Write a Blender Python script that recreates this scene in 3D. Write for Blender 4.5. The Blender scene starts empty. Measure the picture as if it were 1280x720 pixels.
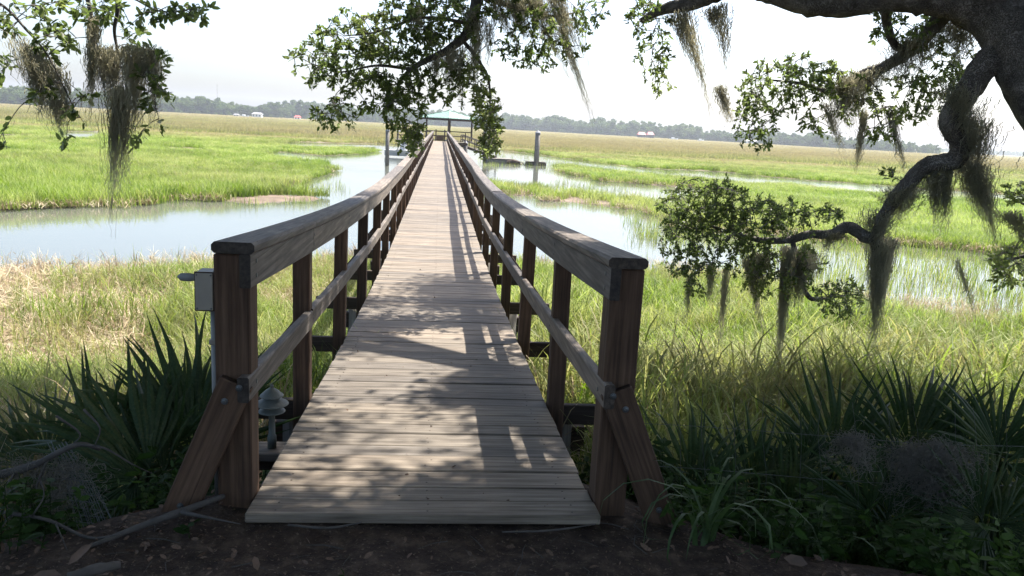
import bpy, math, random
import numpy as np
from mathutils import Vector, Matrix
from math import radians, sin, cos, pi
random.seed(7)
RNG = np.random.default_rng(7)
SC = bpy.context.scene
COL = SC.collection

# ------------------------------------------------------------------ camera
YAW, PITCH, ROLL, EYE = radians(5.603), radians(11.36), radians(3.092), 1.448
FW = np.array([sin(YAW)*cos(PITCH), cos(YAW)*cos(PITCH), -sin(PITCH)])
_x0 = np.array([cos(YAW), -sin(YAW), 0.0]); _u0 = np.cross(_x0, FW)
RT = cos(ROLL)*_x0 + sin(ROLL)*_u0
UP = -sin(ROLL)*_x0 + cos(ROLL)*_u0
CAMP = np.array([0.004, 0.0, EYE])
cam_d = bpy.data.cameras.new("camera"); cam = bpy.data.objects.new("camera", cam_d); COL.objects.link(cam)
cam_d.sensor_width = 36.0; cam_d.lens = 36.0*1000/1280; cam_d.clip_start = 0.05; cam_d.clip_end = 20000
m = Matrix.Identity(4)
for i in range(3):
    m[i][0] = RT[i]; m[i][1] = UP[i]; m[i][2] = -FW[i]; m[i][3] = CAMP[i]
cam.matrix_world = m
SC.camera = cam

# ------------------------------------------------------------------ light
SUN_EL, SUN_AZ = radians(61.0), radians(49.0)          # azimuth clockwise from +Y
world = bpy.data.worlds.new("World"); SC.world = world; world.use_nodes = True
wn = world.node_tree.nodes; wl = world.node_tree.links
bg = wn["Background"]; sky = wn.new("ShaderNodeTexSky"); sky.sky_type = 'NISHITA'; sky.sun_disc = False
sky.sun_elevation = SUN_EL; sky.sun_rotation = SUN_AZ; sky.air_density = 0.85; sky.dust_density = 3.4; sky.ozone_density = 2.5
wl.new(sky.outputs[0], bg.inputs[0]); bg.inputs[1].default_value = 0.13
sd = bpy.data.lights.new("sun", 'SUN'); sd.energy = 5.0; sd.angle = radians(0.53); sd.color = (1.0, 0.955, 0.88)
sun = bpy.data.objects.new("sun", sd); COL.objects.link(sun)
sv = Vector((sin(SUN_AZ)*cos(SUN_EL), cos(SUN_AZ)*cos(SUN_EL), sin(SUN_EL)))
sun.rotation_euler = sv.to_track_quat('Z', 'Y').to_euler(); sun.location = (4, 10, 30)
SC.view_settings.view_transform = 'Standard'; SC.view_settings.look = 'None'
SC.view_settings.exposure = 1.52; SC.view_settings.gamma = 1.0
SC.cycles.max_bounces = 7; SC.cycles.diffuse_bounces = 3; SC.cycles.transmission_bounces = 4
SC.cycles.volume_bounces = 0; SC.cycles.transparent_max_bounces = 6
SC.cycles.use_denoising = True

# ------------------------------------------------------------------ helpers
def at(px, py, d):
    """world point seen at photo pixel (1280 wide) at distance d along +Y"""
    r = FW + RT*(px-640)/1000.0 + UP*(360-py)/1000.0
    return CAMP + r*(d/r[1])
def project(P):
    q = np.asarray(P, float) - CAMP
    z = np.maximum(q@FW, 1e-3)
    return 640+1000*(q@RT)/z, 360-1000*(q@UP)/z
def tag(o, label=None, cat=None, group=None, kind=None):
    if label: o["label"] = label
    if cat: o["category"] = cat
    if group: o["group"] = group
    if kind: o["kind"] = kind
    return o
def empty(name, loc, label, cat, group=None):
    o = bpy.data.objects.new(name, None); COL.objects.link(o); o.location = Vector(loc)
    o.empty_display_size = 0.2
    return tag(o, label, cat, group)
def link(name, me, parent=None, mat=None, loc=None, M=None):
    o = bpy.data.objects.new(name, me); COL.objects.link(o)
    if mat is not None and len(me.materials) == 0: me.materials.append(mat)
    if parent is not None: o.parent = parent
    if M is not None:
        o.matrix_basis = M
    elif loc is not None: o.location = Vector(loc)
    return o
def mesh_np(name, V, F, smooth=False):
    """F: int array (n,3) or (n,4), or list of lists"""
    me = bpy.data.meshes.new(name)
    V = np.asarray(V, dtype=np.float32)
    if isinstance(F, np.ndarray):
        n, k = F.shape
        me.vertices.add(len(V)); me.vertices.foreach_set("co", V.ravel())
        me.loops.add(n*k); me.loops.foreach_set("vertex_index", F.astype(np.int32).ravel())
        me.polygons.add(n); me.polygons.foreach_set("loop_start", np.arange(0, n*k, k, dtype=np.int32))
        me.polygons.foreach_set("loop_total", np.full(n, k, dtype=np.int32))
        me.update(calc_edges=True); me.validate()
    else:
        me.from_pydata([tuple(map(float, v)) for v in V], [], F); me.update()
    if smooth:
        me.polygons.foreach_set("use_smooth", np.ones(len(me.polygons), dtype=bool))
    return me
class MB:
    def __init__(s): s.v = []; s.f = []; s.n = 0
    def add(s, V, F):
        V = np.asarray(V, float)
        s.v.append(V); s.f += [[i+s.n for i in f] for f in F]; s.n += len(V)
    def box(s, c, d, b=0.004, M=None):
        V, F = cbox(d[0], d[1], d[2], b); V = np.array(V)
        if M is not None: V = V @ np.array(M.to_3x3()).T
        s.add(V+np.array(c), F)
    def bar(s, p, q, w, h, b=0.003, roll=0):
        M = bar_matrix(p, q, roll); L = (Vector(q)-Vector(p)).length
        V, F = cbox(L, w, h, b); A = np.array(M)
        s.add(np.array(V)@A[:3, :3].T + A[:3, 3], F)
    def tube(s, pts, rad, n=8, cap=True):
        V, F = tube(pts, rad, n, cap); s.add(V, F)
    def mesh(s, name, smooth=False):
        return mesh_np(name, np.concatenate(s.v), s.f, smooth)
def cbox(lx, ly, lz, b):
    b = min(b, lx*.45, ly*.45, lz*.45)
    hx, hy, hz = lx/2, ly/2, lz/2; V = []; idx = {}
    for sx in (-1, 1):
        for sy in (-1, 1):
            for sz in (-1, 1):
                for a, p in enumerate(((sx*hx, sy*(hy-b), sz*(hz-b)), (sx*(hx-b), sy*hy, sz*(hz-b)), (sx*(hx-b), sy*(hy-b), sz*hz))):
                    idx[(sx, sy, sz, a)] = len(V); V.append(p)
    F = []
    def q(l, nrm):
        c = [np.array(V[i]) for i in l]
        if np.dot(np.cross(c[1]-c[0], c[2]-c[0]), nrm) < 0: l = l[::-1]
        F.append(l)
    for a in range(3):
        for s_ in (-1, 1):
            o = [i for i in range(3) if i != a]; l = []
            for t, u in ((-1, -1), (1, -1), (1, 1), (-1, 1)):
                k = [0, 0, 0]; k[a] = s_; k[o[0]] = t; k[o[1]] = u; l.append(idx[(*k, a)])
            nr = np.zeros(3); nr[a] = s_; q(l, nr)
    for a in range(3):
        o = [i for i in range(3) if i != a]
        for t in (-1, 1):
            for u in (-1, 1):
                l = []
                for e, ax in ((-1, o[0]), (1, o[0]), (1, o[1]), (-1, o[1])):
                    k = [0, 0, 0]; k[a] = e; k[o[0]] = t; k[o[1]] = u; l.append(idx[(*k, ax)])
                nr = np.zeros(3); nr[o[0]] = t; nr[o[1]] = u; q(l, nr)
    for sx in (-1, 1):
        for sy in (-1, 1):
            for sz in (-1, 1):
                q([idx[(sx, sy, sz, a)] for a in range(3)], np.array((sx, sy, sz), float))
    return V, F
_bc = {}
def box_mesh(name, lx, ly, lz, b=0.004):
    k = (name, round(lx, 3), round(ly, 3), round(lz, 3))
    if k not in _bc:
        V, F = cbox(lx, ly, lz, b); _bc[k] = mesh_np(name, V, F)
    return _bc[k]
def bar_matrix(p, q, roll=0):
    p, q = Vector(p), Vector(q); d = (q-p).normalized()
    up = Vector((0, 0, 1))
    if abs(d.z) > .97: up = Vector((0, 1, 0))
    y = up.cross(d).normalized(); z = d.cross(y)
    M = Matrix(((d.x, y.x, z.x, 0), (d.y, y.y, z.y, 0), (d.z, y.z, z.z, 0), (0, 0, 0, 1)))
    return Matrix.Translation((p+q)/2) @ M @ Matrix.Rotation(roll, 4, 'X')
def tube(pts, rad, n=8, cap=True, bump=0.0, seed=0):
    P = np.asarray(pts, float); R = np.broadcast_to(np.asarray(rad, float), (len(P),))
    T = np.gradient(P, axis=0); T /= np.linalg.norm(T, axis=1)[:, None]+1e-9
    a = np.array([0, 0, 1.0]) if abs(T[0, 2]) < .9 else np.array([0, 1.0, 0])
    N = np.cross(a, T[0]); N /= np.linalg.norm(N); V = []; rg = np.random.default_rng(seed)
    ph = np.linspace(0, 2*pi, n, endpoint=False)
    for i in range(len(P)):
        N = N - T[i]*np.dot(N, T[i]); N /= np.linalg.norm(N)+1e-9; B = np.cross(T[i], N)
        r = R[i]*(1+bump*rg.normal(size=n)) if bump else R[i]*np.ones(n)
        V.append(P[i] + (np.cos(ph)*r)[:, None]*N + (np.sin(ph)*r)[:, None]*B)
    V = np.concatenate(V); F = []
    for i in range(len(P)-1):
        for j in range(n):
            k = (j+1) % n; F.append([i*n+j, i*n+k, (i+1)*n+k, (i+1)*n+j])
    if cap:
        F.append(list(range(n))[::-1]); F.append([(len(P)-1)*n+j for j in range(n)])
    return V, F
def lathe(prof, n=20):
    V = []; F = []
    ph = np.linspace(0, 2*pi, n, endpoint=False)
    for r, z in prof:
        for a in ph: V.append((r*cos(a), r*sin(a), z))
    for i in range(len(prof)-1):
        for j in range(n):
            k = (j+1) % n; F.append([i*n+j, i*n+k, (i+1)*n+k, (i+1)*n+j])
    F.append(list(range(n))[::-1]); F.append([(len(prof)-1)*n+j for j in range(n)])
    return np.array(V), F
def catmull(pts, k=6):
    P = np.asarray(pts, float); Q = np.vstack([2*P[0]-P[1], P, 2*P[-1]-P[-2]]); out = []
    for i in range(1, len(Q)-2):
        for t in np.linspace(0, 1, k, endpoint=False):
            a, b, c, d = Q[i-1], Q[i], Q[i+1], Q[i+2]
            out.append(.5*((2*b)+(-a+c)*t+(2*a-5*b+4*c-d)*t*t+(-a+3*b-3*c+d)*t**3))
    out.append(P[-1]); return np.array(out)
def smooth(t): t = np.clip(t, 0, 1); return t*t*(3-2*t)
def vnoise(x, y, seed=0):
    """cheap smooth value noise, vectorised"""
    x = np.asarray(x, float); y = np.asarray(y, float)
    xi = np.floor(x).astype(np.int64); yi = np.floor(y).astype(np.int64); fx = x-xi; fy = y-yi
    fx = fx*fx*(3-2*fx); fy = fy*fy*(3-2*fy)
    def h(a, b):
        n = (a*374761393 + b*668265263 + seed*974711) & 0x7fffffff
        n = ((n ^ (n >> 13))*1274126177) & 0x7fffffff
        return ((n ^ (n >> 16)) & 0xffff)/65535.0
    return (h(xi, yi)*(1-fx)+h(xi+1, yi)*fx)*(1-fy)+(h(xi, yi+1)*(1-fx)+h(xi+1, yi+1)*fx)*fy
def inpoly(x, y, poly):
    poly = np.asarray(poly, float); c = np.zeros(np.shape(x), bool); n = len(poly); j = n-1
    for i in range(n):
        xi, yi = poly[i]; xj, yj = poly[j]
        c ^= ((yi > y) != (yj > y)) & (x < (xj-xi)*(y-yi)/(yj-yi+1e-12)+xi); j = i
    return c

# ------------------------------------------------------------------ materials
def new_mat(name):
    mt = bpy.data.materials.new(name); mt.use_nodes = True
    nt = mt.node_tree; return mt, nt, nt.nodes["Principled BSDF"]
def nd(nt, t, **kw):
    n = nt.nodes.new(t)
    for k, v in kw.items(): setattr(n, k, v)
    return n
def ramp(nt, fac, stops):
    r = nd(nt, "ShaderNodeValToRGB"); e = r.color_ramp.elements
    while len(e) < len(stops): e.new(.5)
    for el, (p, c) in zip(e, stops): el.position = p; el.color = (*c, 1) if len(c) == 3 else c
    nt.links.new(fac, r.inputs[0]); return r.outputs[0]
def mixc(nt, fac, a, b, mode='MIX'):
    n = nd(nt, "ShaderNodeMix", data_type='RGBA', blend_type=mode)
    for s, v in ((n.inputs[0], fac), (n.inputs[6], a), (n.inputs[7], b)):
        if isinstance(v, bpy.types.NodeSocket): nt.links.new(v, s)
        elif isinstance(v, (int, float)): s.default_value = v
        else: s.default_value = (*v, 1)
    return n.outputs[2]
def noise(nt, vec, scale, detail=4, rough=.55):
    n = nd(nt, "ShaderNodeTexNoise"); n.inputs["Scale"].default_value = scale
    n.inputs["Detail"].default_value = detail; n.inputs["Roughness"].default_value = rough
    if vec is not None: nt.links.new(vec, n.inputs["Vector"])
    return n.outputs["Fac"]
def bump(nt, b, h, strength, dist=0.01):
    n = nd(nt, "ShaderNodeBump"); n.inputs["Strength"].default_value = strength; n.inputs["Distance"].default_value = dist
    nt.links.new(h, n.inputs["Height"]); nt.links.new(n.outputs[0], b.inputs["Normal"])
def objvec(nt, scale=(1, 1, 1), rnd=True):
    tc = nd(nt, "ShaderNodeTexCoord"); mp = nd(nt, "ShaderNodeMapping"); mp.inputs["Scale"].default_value = scale
    nt.links.new(tc.outputs["Object"], mp.inputs["Vector"])
    oi = nd(nt, "ShaderNodeObjectInfo")
    if rnd:
        ml = nd(nt, "ShaderNodeMath", operation='MULTIPLY'); ml.inputs[1].default_value = 57.0
        nt.links.new(oi.outputs["Random"], ml.inputs[0])
        cb = nd(nt, "ShaderNodeCombineXYZ")
        for i in range(3): nt.links.new(ml.outputs[0], cb.inputs[i])
        nt.links.new(cb.outputs[0], mp.inputs["Location"])
    return mp.outputs[0], oi.outputs["Random"]
def worldpos(nt):
    g = nd(nt, "ShaderNodeNewGeometry"); return g.outputs["Position"]
def wood(name, dark, mid, light, rough=.75, blotch=.5, bstr=.5):
    mt, nt, b = new_mat(name)
    v, rnd = objvec(nt, (1.2, 26, 26)); g = noise(nt, v, 2.0, 6, .6)
    v2, _ = objvec(nt, (3, 5, 5)); bl = noise(nt, v2, 1.3, 4, .6)
    v3, _ = objvec(nt, (.5, 90, 90)); fine = noise(nt, v3, 1.5, 3, .7)
    c = ramp(nt, g, [(.28, dark), (.5, mid), (.72, light)])
    st = ramp(nt, bl, [(.35, (.55, .52, .5)), (.62, (1, 1, 1))])
    c = mixc(nt, blotch, c, mixc(nt, 1.0, c, st, 'MULTIPLY'))
    tone = ramp(nt, rnd, [(0, (.66, .66, .68)), (.5, (.92, .90, .87)), (1, (1.14, 1.07, 1.0))])
    c = mixc(nt, 1.0, c, tone, 'MULTIPLY')
    cr = ramp(nt, fine, [(.30, (.35, .32, .3)), (.40, (1, 1, 1))])
    c = mixc(nt, .7, c, cr, 'MULTIPLY')
    tcn = nd(nt, "ShaderNodeTexCoord"); sxn = nd(nt, "ShaderNodeSeparateXYZ"); nt.links.new(tcn.outputs["Normal"], sxn.inputs[0])
    ab = nd(nt, "ShaderNodeMath", operation='ABSOLUTE'); nt.links.new(sxn.outputs[0], ab.inputs[0])
    c = mixc(nt, 1.0, c, ramp(nt, ab.outputs[0], [(.75, (1, 1, 1)), (.95, (.38, .35, .33))]), 'MULTIPLY')     # end grain is darker wood
    nt.links.new(c, b.inputs["Base Color"]); b.inputs["Roughness"].default_value = rough
    b.inputs["Specular IOR Level"].default_value = .3
    bump(nt, b, fine, bstr, .004); return mt
M_PLANK = wood("weathered_plank", (.08, .065, .05), (.185, .158, .127), (.30, .262, .213), .7)
M_RAIL = wood("weathered_rail", (.075, .066, .058), (.15, .13, .113), (.27, .235, .20), .7)
M_POST = wood("stained_post", (.04, .023, .014), (.095, .055, .034), (.155, .095, .062), .8)
M_BEAM = wood("dark_beam", (.035, .024, .018), (.07, .05, .038), (.11, .08, .06), .8)
M_PILE = wood("grey_piling", (.12, .11, .10), (.2, .19, .17), (.29, .275, .25), .85)

def plain(name, col, rough=.6, var=.25, scale=8, metal=0, rnd=True, bstr=.15):
    mt, nt, b = new_mat(name); v, _ = objvec(nt, (1, 1, 1), rnd); n = noise(nt, v, scale, 5, .6)
    lo = tuple(c*(1-var) for c in col); hi = tuple(min(1, c*(1+var)) for c in col)
    nt.links.new(ramp(nt, n, [(.3, lo), (.7, hi)]), b.inputs["Base Color"])
    b.inputs["Roughness"].default_value = rough; b.inputs["Metallic"].default_value = metal
    bump(nt, b, n, bstr, .004); return mt
M_GREYBOX = plain("painted_grey_metal", (.27, .235, .19), .5, .12, 14)
M_CONDUIT = plain("grey_conduit", (.2, .2, .19), .5, .12, 14)
M_LIGHT = plain("verdigris_metal", (.085, .092, .08), .55, .25, 12)
M_GLASS = plain("frosted_lens", (.09, .09, .085), .3, .1, 10)
M_ROOF = plain("green_metal_roof", (.20, .31, .25), .45, .08, 2)
M_WIRE = plain("galvanised_wire", (.11, .115, .115), .4, .2, 20, .6)
M_WHITE = plain("white_paint", (.75, .75, .73), .6, .05, .5)
M_RED = plain("red_roofing", (.42, .06, .05), .6, .15, .5)
M_GREYROOF = plain("grey_shingle_roof", (.22, .22, .23), .8, .15, .5)
M_DARK = plain("dark_glass", (.03, .04, .05), .15, .1, 1)
M_STICK = plain("dead_grey_wood", (.06, .052, .045), .85, .35, 18, bstr=.5)
M_DEADLEAF = plain("dead_leaf", (.115, .068, .042), .7, .5, 9)

def bark():
    mt, nt, b = new_mat("oak_bark"); p = worldpos(nt)
    v = nd(nt, "ShaderNodeTexVoronoi", feature='DISTANCE_TO_EDGE'); v.inputs["Scale"].default_value = 34
    nz = noise(nt, p, 9, 5, .6); mx = nd(nt, "ShaderNodeMix", data_type='VECTOR'); mx.inputs[0].default_value = .35
    nv = nd(nt, "ShaderNodeTexNoise"); nv.inputs["Scale"].default_value = 12; nt.links.new(p, nv.inputs["Vector"])
    nt.links.new(p, mx.inputs[4]); nt.links.new(nv.outputs["Color"], mx.inputs[5]); nt.links.new(mx.outputs[1], v.inputs["Vector"])
    c = ramp(nt, nz, [(.3, (.10, .088, .078)), (.55, (.22, .195, .175)), (.75, (.38, .35, .32))])
    cr = ramp(nt, v.outputs[0], [(0, (.55, .53, .5)), (.16, (1, 1, 1))])
    nt.links.new(mixc(nt, 1, c, cr, 'MULTIPLY'), b.inputs["Base Color"]); b.inputs["Roughness"].default_value = .9
    h = nd(nt, "ShaderNodeMath", operation='ADD'); rh = ramp(nt, v.outputs[0], [(0, (0, 0, 0)), (.15, (1, 1, 1))])
    nt.links.new(rh, h.inputs[0]); nt.links.new(nz, h.inputs[1]); bump(nt, b, h.outputs[0], .8, .015); return mt
M_BARK = bark()

def foliage(name, cols, trans=.3, rough=.45, pos_scale=.7, attr=None, dry=None, gloss=.35):
    """leaf / blade material: diffuse + translucent, tint by world-space noise and per-instance attribute"""
    mt, nt, b = new_mat(name); p = worldpos(nt)
    n = noise(nt, p, pos_scale, 3, .6); n2 = noise(nt, p, pos_scale*23, 2, .5)
    ad = nd(nt, "ShaderNodeMath", operation='MULTIPLY_ADD'); ad.inputs[1].default_value = .5
    nt.links.new(n2, ad.inputs[0]); nt.links.new(n, ad.inputs[2])
    sb = nd(nt, "ShaderNodeMath", operation='SUBTRACT'); sb.inputs[1].default_value = .25; nt.links.new(ad.outputs[0], sb.inputs[0])
    fac = sb.outputs[0]
    if attr:
        a = nd(nt, "ShaderNodeAttribute", attribute_type='INSTANCER', attribute_name='tint')
        m2 = nd(nt, "ShaderNodeMath", operation='MULTIPLY_ADD'); m2.inputs[1].default_value = .6
        s2 = nd(nt, "ShaderNodeMath", operation='SUBTRACT'); s2.inputs[1].default_value = .5
        nt.links.new(a.outputs["Fac"], s2.inputs[0]); nt.links.new(s2.outputs[0], m2.inputs[0]); nt.links.new(fac, m2.inputs[2]); fac = m2.outputs[0]
    c = ramp(nt, fac, [(.25, cols[0]), (.5, cols[1]), (.75, cols[2])])
    if dry:
        a = nd(nt, "ShaderNodeAttribute", attribute_type='INSTANCER', attribute_name='dry')
        c = mixc(nt, a.outputs["Fac"], c, dry)
    nt.links.new(c, b.inputs["Base Color"]); b.inputs["Roughness"].default_value = rough
    b.inputs["Specular IOR Level"].default_value = gloss
    tr = nd(nt, "ShaderNodeBsdfTranslucent")
    hs = nd(nt, "ShaderNodeHueSaturation"); hs.inputs["Saturation"].default_value = 1.15; hs.inputs["Value"].default_value = 1.25 if trans < .5 else 1.95
    nt.links.new(c, hs.inputs["Color"]); nt.links.new(hs.outputs[0], tr.inputs["Color"])
    ms = nd(nt, "ShaderNodeMixShader"); ms.inputs[0].default_value = trans
    out = nt.nodes["Material Output"]
    nt.links.new(b.outputs[0], ms.inputs[1]); nt.links.new(tr.outputs[0], ms.inputs[2]); nt.links.new(ms.outputs[0], out.inputs[0])
    return mt
M_LEAF = foliage("oak_leaf", [(.065, .09, .03), (.10, .13, .045), (.15, .17, .065)], .52, .42, 1.3)
M_MARSH = foliage("marsh_grass_blade", [(.09, .15, .022), (.185, .27, .045), (.33, .385, .13)], .45, .5, .12, True, (.31, .23, .145), .2)
M_STRAW = foliage("dead_straw", [(.23, .165, .10), (.36, .28, .175), (.50, .44, .30)], .2, .6, 1.6, True, None, .2)
M_PALM = foliage("palmetto_blade", [(.014, .03, .01), (.03, .054, .017), (.07, .085, .03)], .25, .45, 3.5, None, None, .2)
M_SEDGE = foliage("sedge_blade", [(.025, .05, .016), (.04, .075, .024), (.07, .11, .04)], .3, .6, 2.0)
M_WEED = foliage("weed_leaf", [(.02, .04, .01), (.032, .062, .016), (.06, .10, .026)], .35, .6, 2.5, True, None, .08)
M_MOSS = foliage("spanish_moss_strand", [(.26, .25, .20), (.39, .375, .30), (.54, .52, .43)], .5, .8, 3.0, None, None, .1)
M_MOSSDULL = foliage("weathered_moss_strand", [(.14, .125, .105), (.215, .195, .165), (.31, .285, .245)], .3, .85, 4.0, None, None, .05)
M_FOREST = foliage("far_leaf", [(.05, .085, .025), (.08, .12, .035), (.11, .15, .05)], .35, .6, .02, True, None, .1)

# ------------------------------------------------------------------ terrain layout
ZW = -2.40
LAND = [ [(286, 247), (345, 243), (404, 248), (404, 252.5), (300, 254)],  # photo outlines of the vegetated flats, laid out on the marsh plane
 [(-900, 330), (-300, 285), (0, 264), (150, 257), (250, 252), (310, 249), (345, 243), (372, 229), (402, 219), (426, 213), (402, 206), (362, 201), (335, 199),
  (340, 190), (400, 195), (440, 194), (476, 190), (462, 187), (430, 186), (372, 185.5), (345, 181), (372, 177.5), (440, 179.5), (480, 179), (498, 178), (498, 100), (-900, 60)],
 [(598, 228), (640, 233), (700, 241), (760, 248), (840, 256), (840, 276), (798, 264), (753, 258), (694, 250), (659, 247), (598, 240)],
 [(692, 208), (760, 216), (830, 223), (930, 232), (930, 243), (827, 232), (753, 226.5), (697, 214)],
 [(880, 250), (930, 234), (968, 233), (1106, 247), (1280, 258), (1900, 330), (1900, 370), (1280, 322), (1100, 306), (1000, 298), (900, 292), (840, 284), (840, 258)],
 [(490, 180), (590, 184), (621, 187), (682, 195), (720, 200), (796, 210), (900, 215), (968, 222), (1106, 233), (1280, 245), (1900, 300), (1900, 60), (490, 60)],
]
PONDS = [[(78, 165), (125, 164), (132, 169), (100, 175), (72, 176)], [(-60, 170), (36, 168), (40, 173), (-60, 177)], [(205, 185), (255, 187), (262, 191), (205, 190)],
         [(262, 164), (330, 165.5), (440, 168), (440, 172), (330, 168.5)], [(205, 178), (232, 178), (228, 181), (205, 181)], [(780, 183), (845, 187), (842, 188.5), (778, 185)]]
NEAR = [(-1500, 470), (-600, 394), (0, 354), (60, 350), (130, 346), (250, 339), (330, 334), (430, 330), (560, 330), (640, 335), (700, 337), (840, 344), (920, 352), (1000, 366), (1100, 384), (1280, 408), (2200, 510)]
def near_y(px): return np.interp(px, [p[0] for p in NEAR], [p[1] for p in NEAR])
def land_mask(x, y):
    """1 on vegetated flats (world x,y arrays on the marsh plane)"""
    P = np.stack([x, y, np.full(np.shape(x), ZW)], -1); px, py = project(P)
    jit = (vnoise(x*.35, y*.35, 3)-.5)*2.0 + (vnoise(x*1.1, y*1.1, 5)-.5)*1.4+(vnoise(x*3.1, y*3.1, 6)-.5)
    s = 1000*3.85/np.maximum(y, 5)**2         # px per metre of depth
    py = py + jit*np.minimum(s, 3)*1.2; px = px + (vnoise(x*.5, y*.5, 9)-.5)*np.minimum(1500/np.maximum(y, 5), 25)
    l = np.zeros(np.shape(x), bool)
    for poly in LAND: l |= inpoly(px, py, poly)
    for poly in PONDS: l &= ~inpoly(px, py, poly)
    l |= (py > near_y(px)) | (y < 7)
    l |= y > 1500
    return l
def edge_y(x):   # lip of the bank where the soil breaks off
    return np.interp(x, [-8, -2.6, -1.3, -.75, .75, 1.0, 1.5, 2.4, 8], [1.2, 1.9, 2.5, 2.95, 2.95, 2.72, 2.38, 2.05, 1.2])
def ground_z(x, y):
    s = y-edge_y(x)
    z = -.055 - .62*smooth(s/1.7) - 1.4*smooth((s-.8)/8.0) - .24*smooth((s-7)/10)
    z = z + (vnoise(x*1.7, y*1.7, 1)-.5)*.09*smooth((s+.6)/1.5) + (vnoise(x*6, y*6, 2)-.5)*.03
    return z
def terrain(x, y):
    z = np.asarray(ground_z(x, y)); far = smooth((y-15)/8)
    return z*(1-far)+far*(-2.325+(vnoise(x*.2, y*.2, 4)-.5)*.05)

# ground sheet
tr = np.concatenate([np.arange(-14, 1.5, .5), np.arange(1.5, 6, .07), np.arange(6, 26, .16)])
g = [26.0]
while g[-1] < 7000: g.append(g[-1]*1.0085+.02)
ys = np.concatenate([tr, np.array(g)])
us = np.linspace(-1, 1, 341); us = np.sign(us)*np.abs(us)**1.25
X = us[None, :]*(np.maximum(ys, 0)*1.15+11)[:, None]; Y = np.repeat(ys[:, None], len(us), 1)
Z = terrain(X, Y)
lm = land_mask(X, Y).astype(float)
k = lm.copy()
for ax in (0, 1): k = (np.roll(k, 1, ax)+k*2+np.roll(k, -1, ax))/4
chan = np.where(Y > 15, (1-k)*.55, 0); Z = Z-chan*smooth((Y-15)/3)
Z = np.where(Y > 1500, -2.33, Z)
nI, nJ = X.shape
V = np.stack([X, Y, Z], -1).reshape(-1, 3)
ii, jj = np.meshgrid(np.arange(nI-1), np.arange(nJ-1), indexing='ij'); a0 = (ii*nJ+jj).ravel()
F = np.stack([a0, a0+1, a0+nJ+1, a0+nJ], -1)
def soil_mat():
    mt, nt, b = new_mat("ground_soil_and_mud"); p = worldpos(nt); sx = nd(nt, "ShaderNodeSeparateXYZ"); nt.links.new(p, sx.inputs[0])
    n1 = noise(nt, p, 14, 6, .65); n2 = noise(nt, p, 70, 4, .6); n3 = noise(nt, p, .35, 4, .6); n4 = noise(nt, p, 1.4, 4, .6)
    soil = ramp(nt, n1, [(.3, (.022, .014, .010)), (.52, (.055, .037, .026)), (.72, (.12, .085, .06))])
    spk = ramp(nt, n2, [(.6, (0, 0, 0)), (.68, (1, 1, 1))]); soil = mixc(nt, spk, soil, (.16, .12, .085))
    mud = ramp(nt, n4, [(.3, (.10, .075, .055)), (.7, (.22, .165, .125))])
    mr = nd(nt, "ShaderNodeMapRange"); mr.inputs[1].default_value = 5; mr.inputs[2].default_value = 11; nt.links.new(sx.outputs[1], mr.inputs[0])
    c = mixc(nt, mr.outputs[0], soil, mud)
    turf = ramp(nt, n3, [(.3, (.12, .13, .05)), (.5, (.17, .16, .07)), (.7, (.19, .13, .08))])
    m2 = nd(nt, "ShaderNodeMapRange"); m2.inputs[1].default_value = 60; m2.inputs[2].default_value = 220; nt.links.new(sx.outputs[1], m2.inputs[0])
    c = mixc(nt, m2.outputs[0], c, turf)
    nt.links.new(c, b.inputs["Base Color"]); b.inputs["Roughness"].default_value = .9; b.inputs["Specular IOR Level"].default_value = .2
    ad = nd(nt, "ShaderNodeMath", operation='ADD'); nt.links.new(n1, ad.inputs[0]); nt.links.new(n2, ad.inputs[1]); bump(nt, b, ad.outputs[0], .9, .03); return mt
tag(link("ground", mesh_np("ground", V, F, True), None, soil_mat()), kind="structure")

# water sheet
def water_mat():
    mt, nt, b = new_mat("tidal_water"); p = worldpos(nt)
    mp = nd(nt, "ShaderNodeMapping"); mp.inputs["Scale"].default_value = (1.2, .8, 1); nt.links.new(p, mp.inputs[0])
    n1 = noise(nt, mp.outputs[0], 3.0, 3, .5); n2 = noise(nt, mp.outputs[0], .25, 2, .5); n0 = noise(nt, p, .06, 3, .5)
    b.inputs["Base Color"].default_value = (.10, .105, .085, 1); b.inputs["Roughness"].default_value = .06; b.inputs["IOR"].default_value = 1.33
    nt.links.new(ramp(nt, n0, [(.35, (.03, .03, .03)), (.65, (.16, .16, .16))]), b.inputs["Roughness"])
    ad = nd(nt, "ShaderNodeMath", operation='MULTIPLY_ADD'); ad.inputs[1].default_value = .25
    nt.links.new(n1, ad.inputs[0]); nt.links.new(n2, ad.inputs[2]); bump(nt, b, ad.outputs[0], .07, .12); return mt
wv = [(-9000, 10, ZW), (9000, 10, ZW), (9000, 7000, ZW), (-9000, 7000, ZW)]
tag(link("water", mesh_np("water", wv, [[0, 1, 2, 3]]), None, water_mat()), kind="structure")

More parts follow.
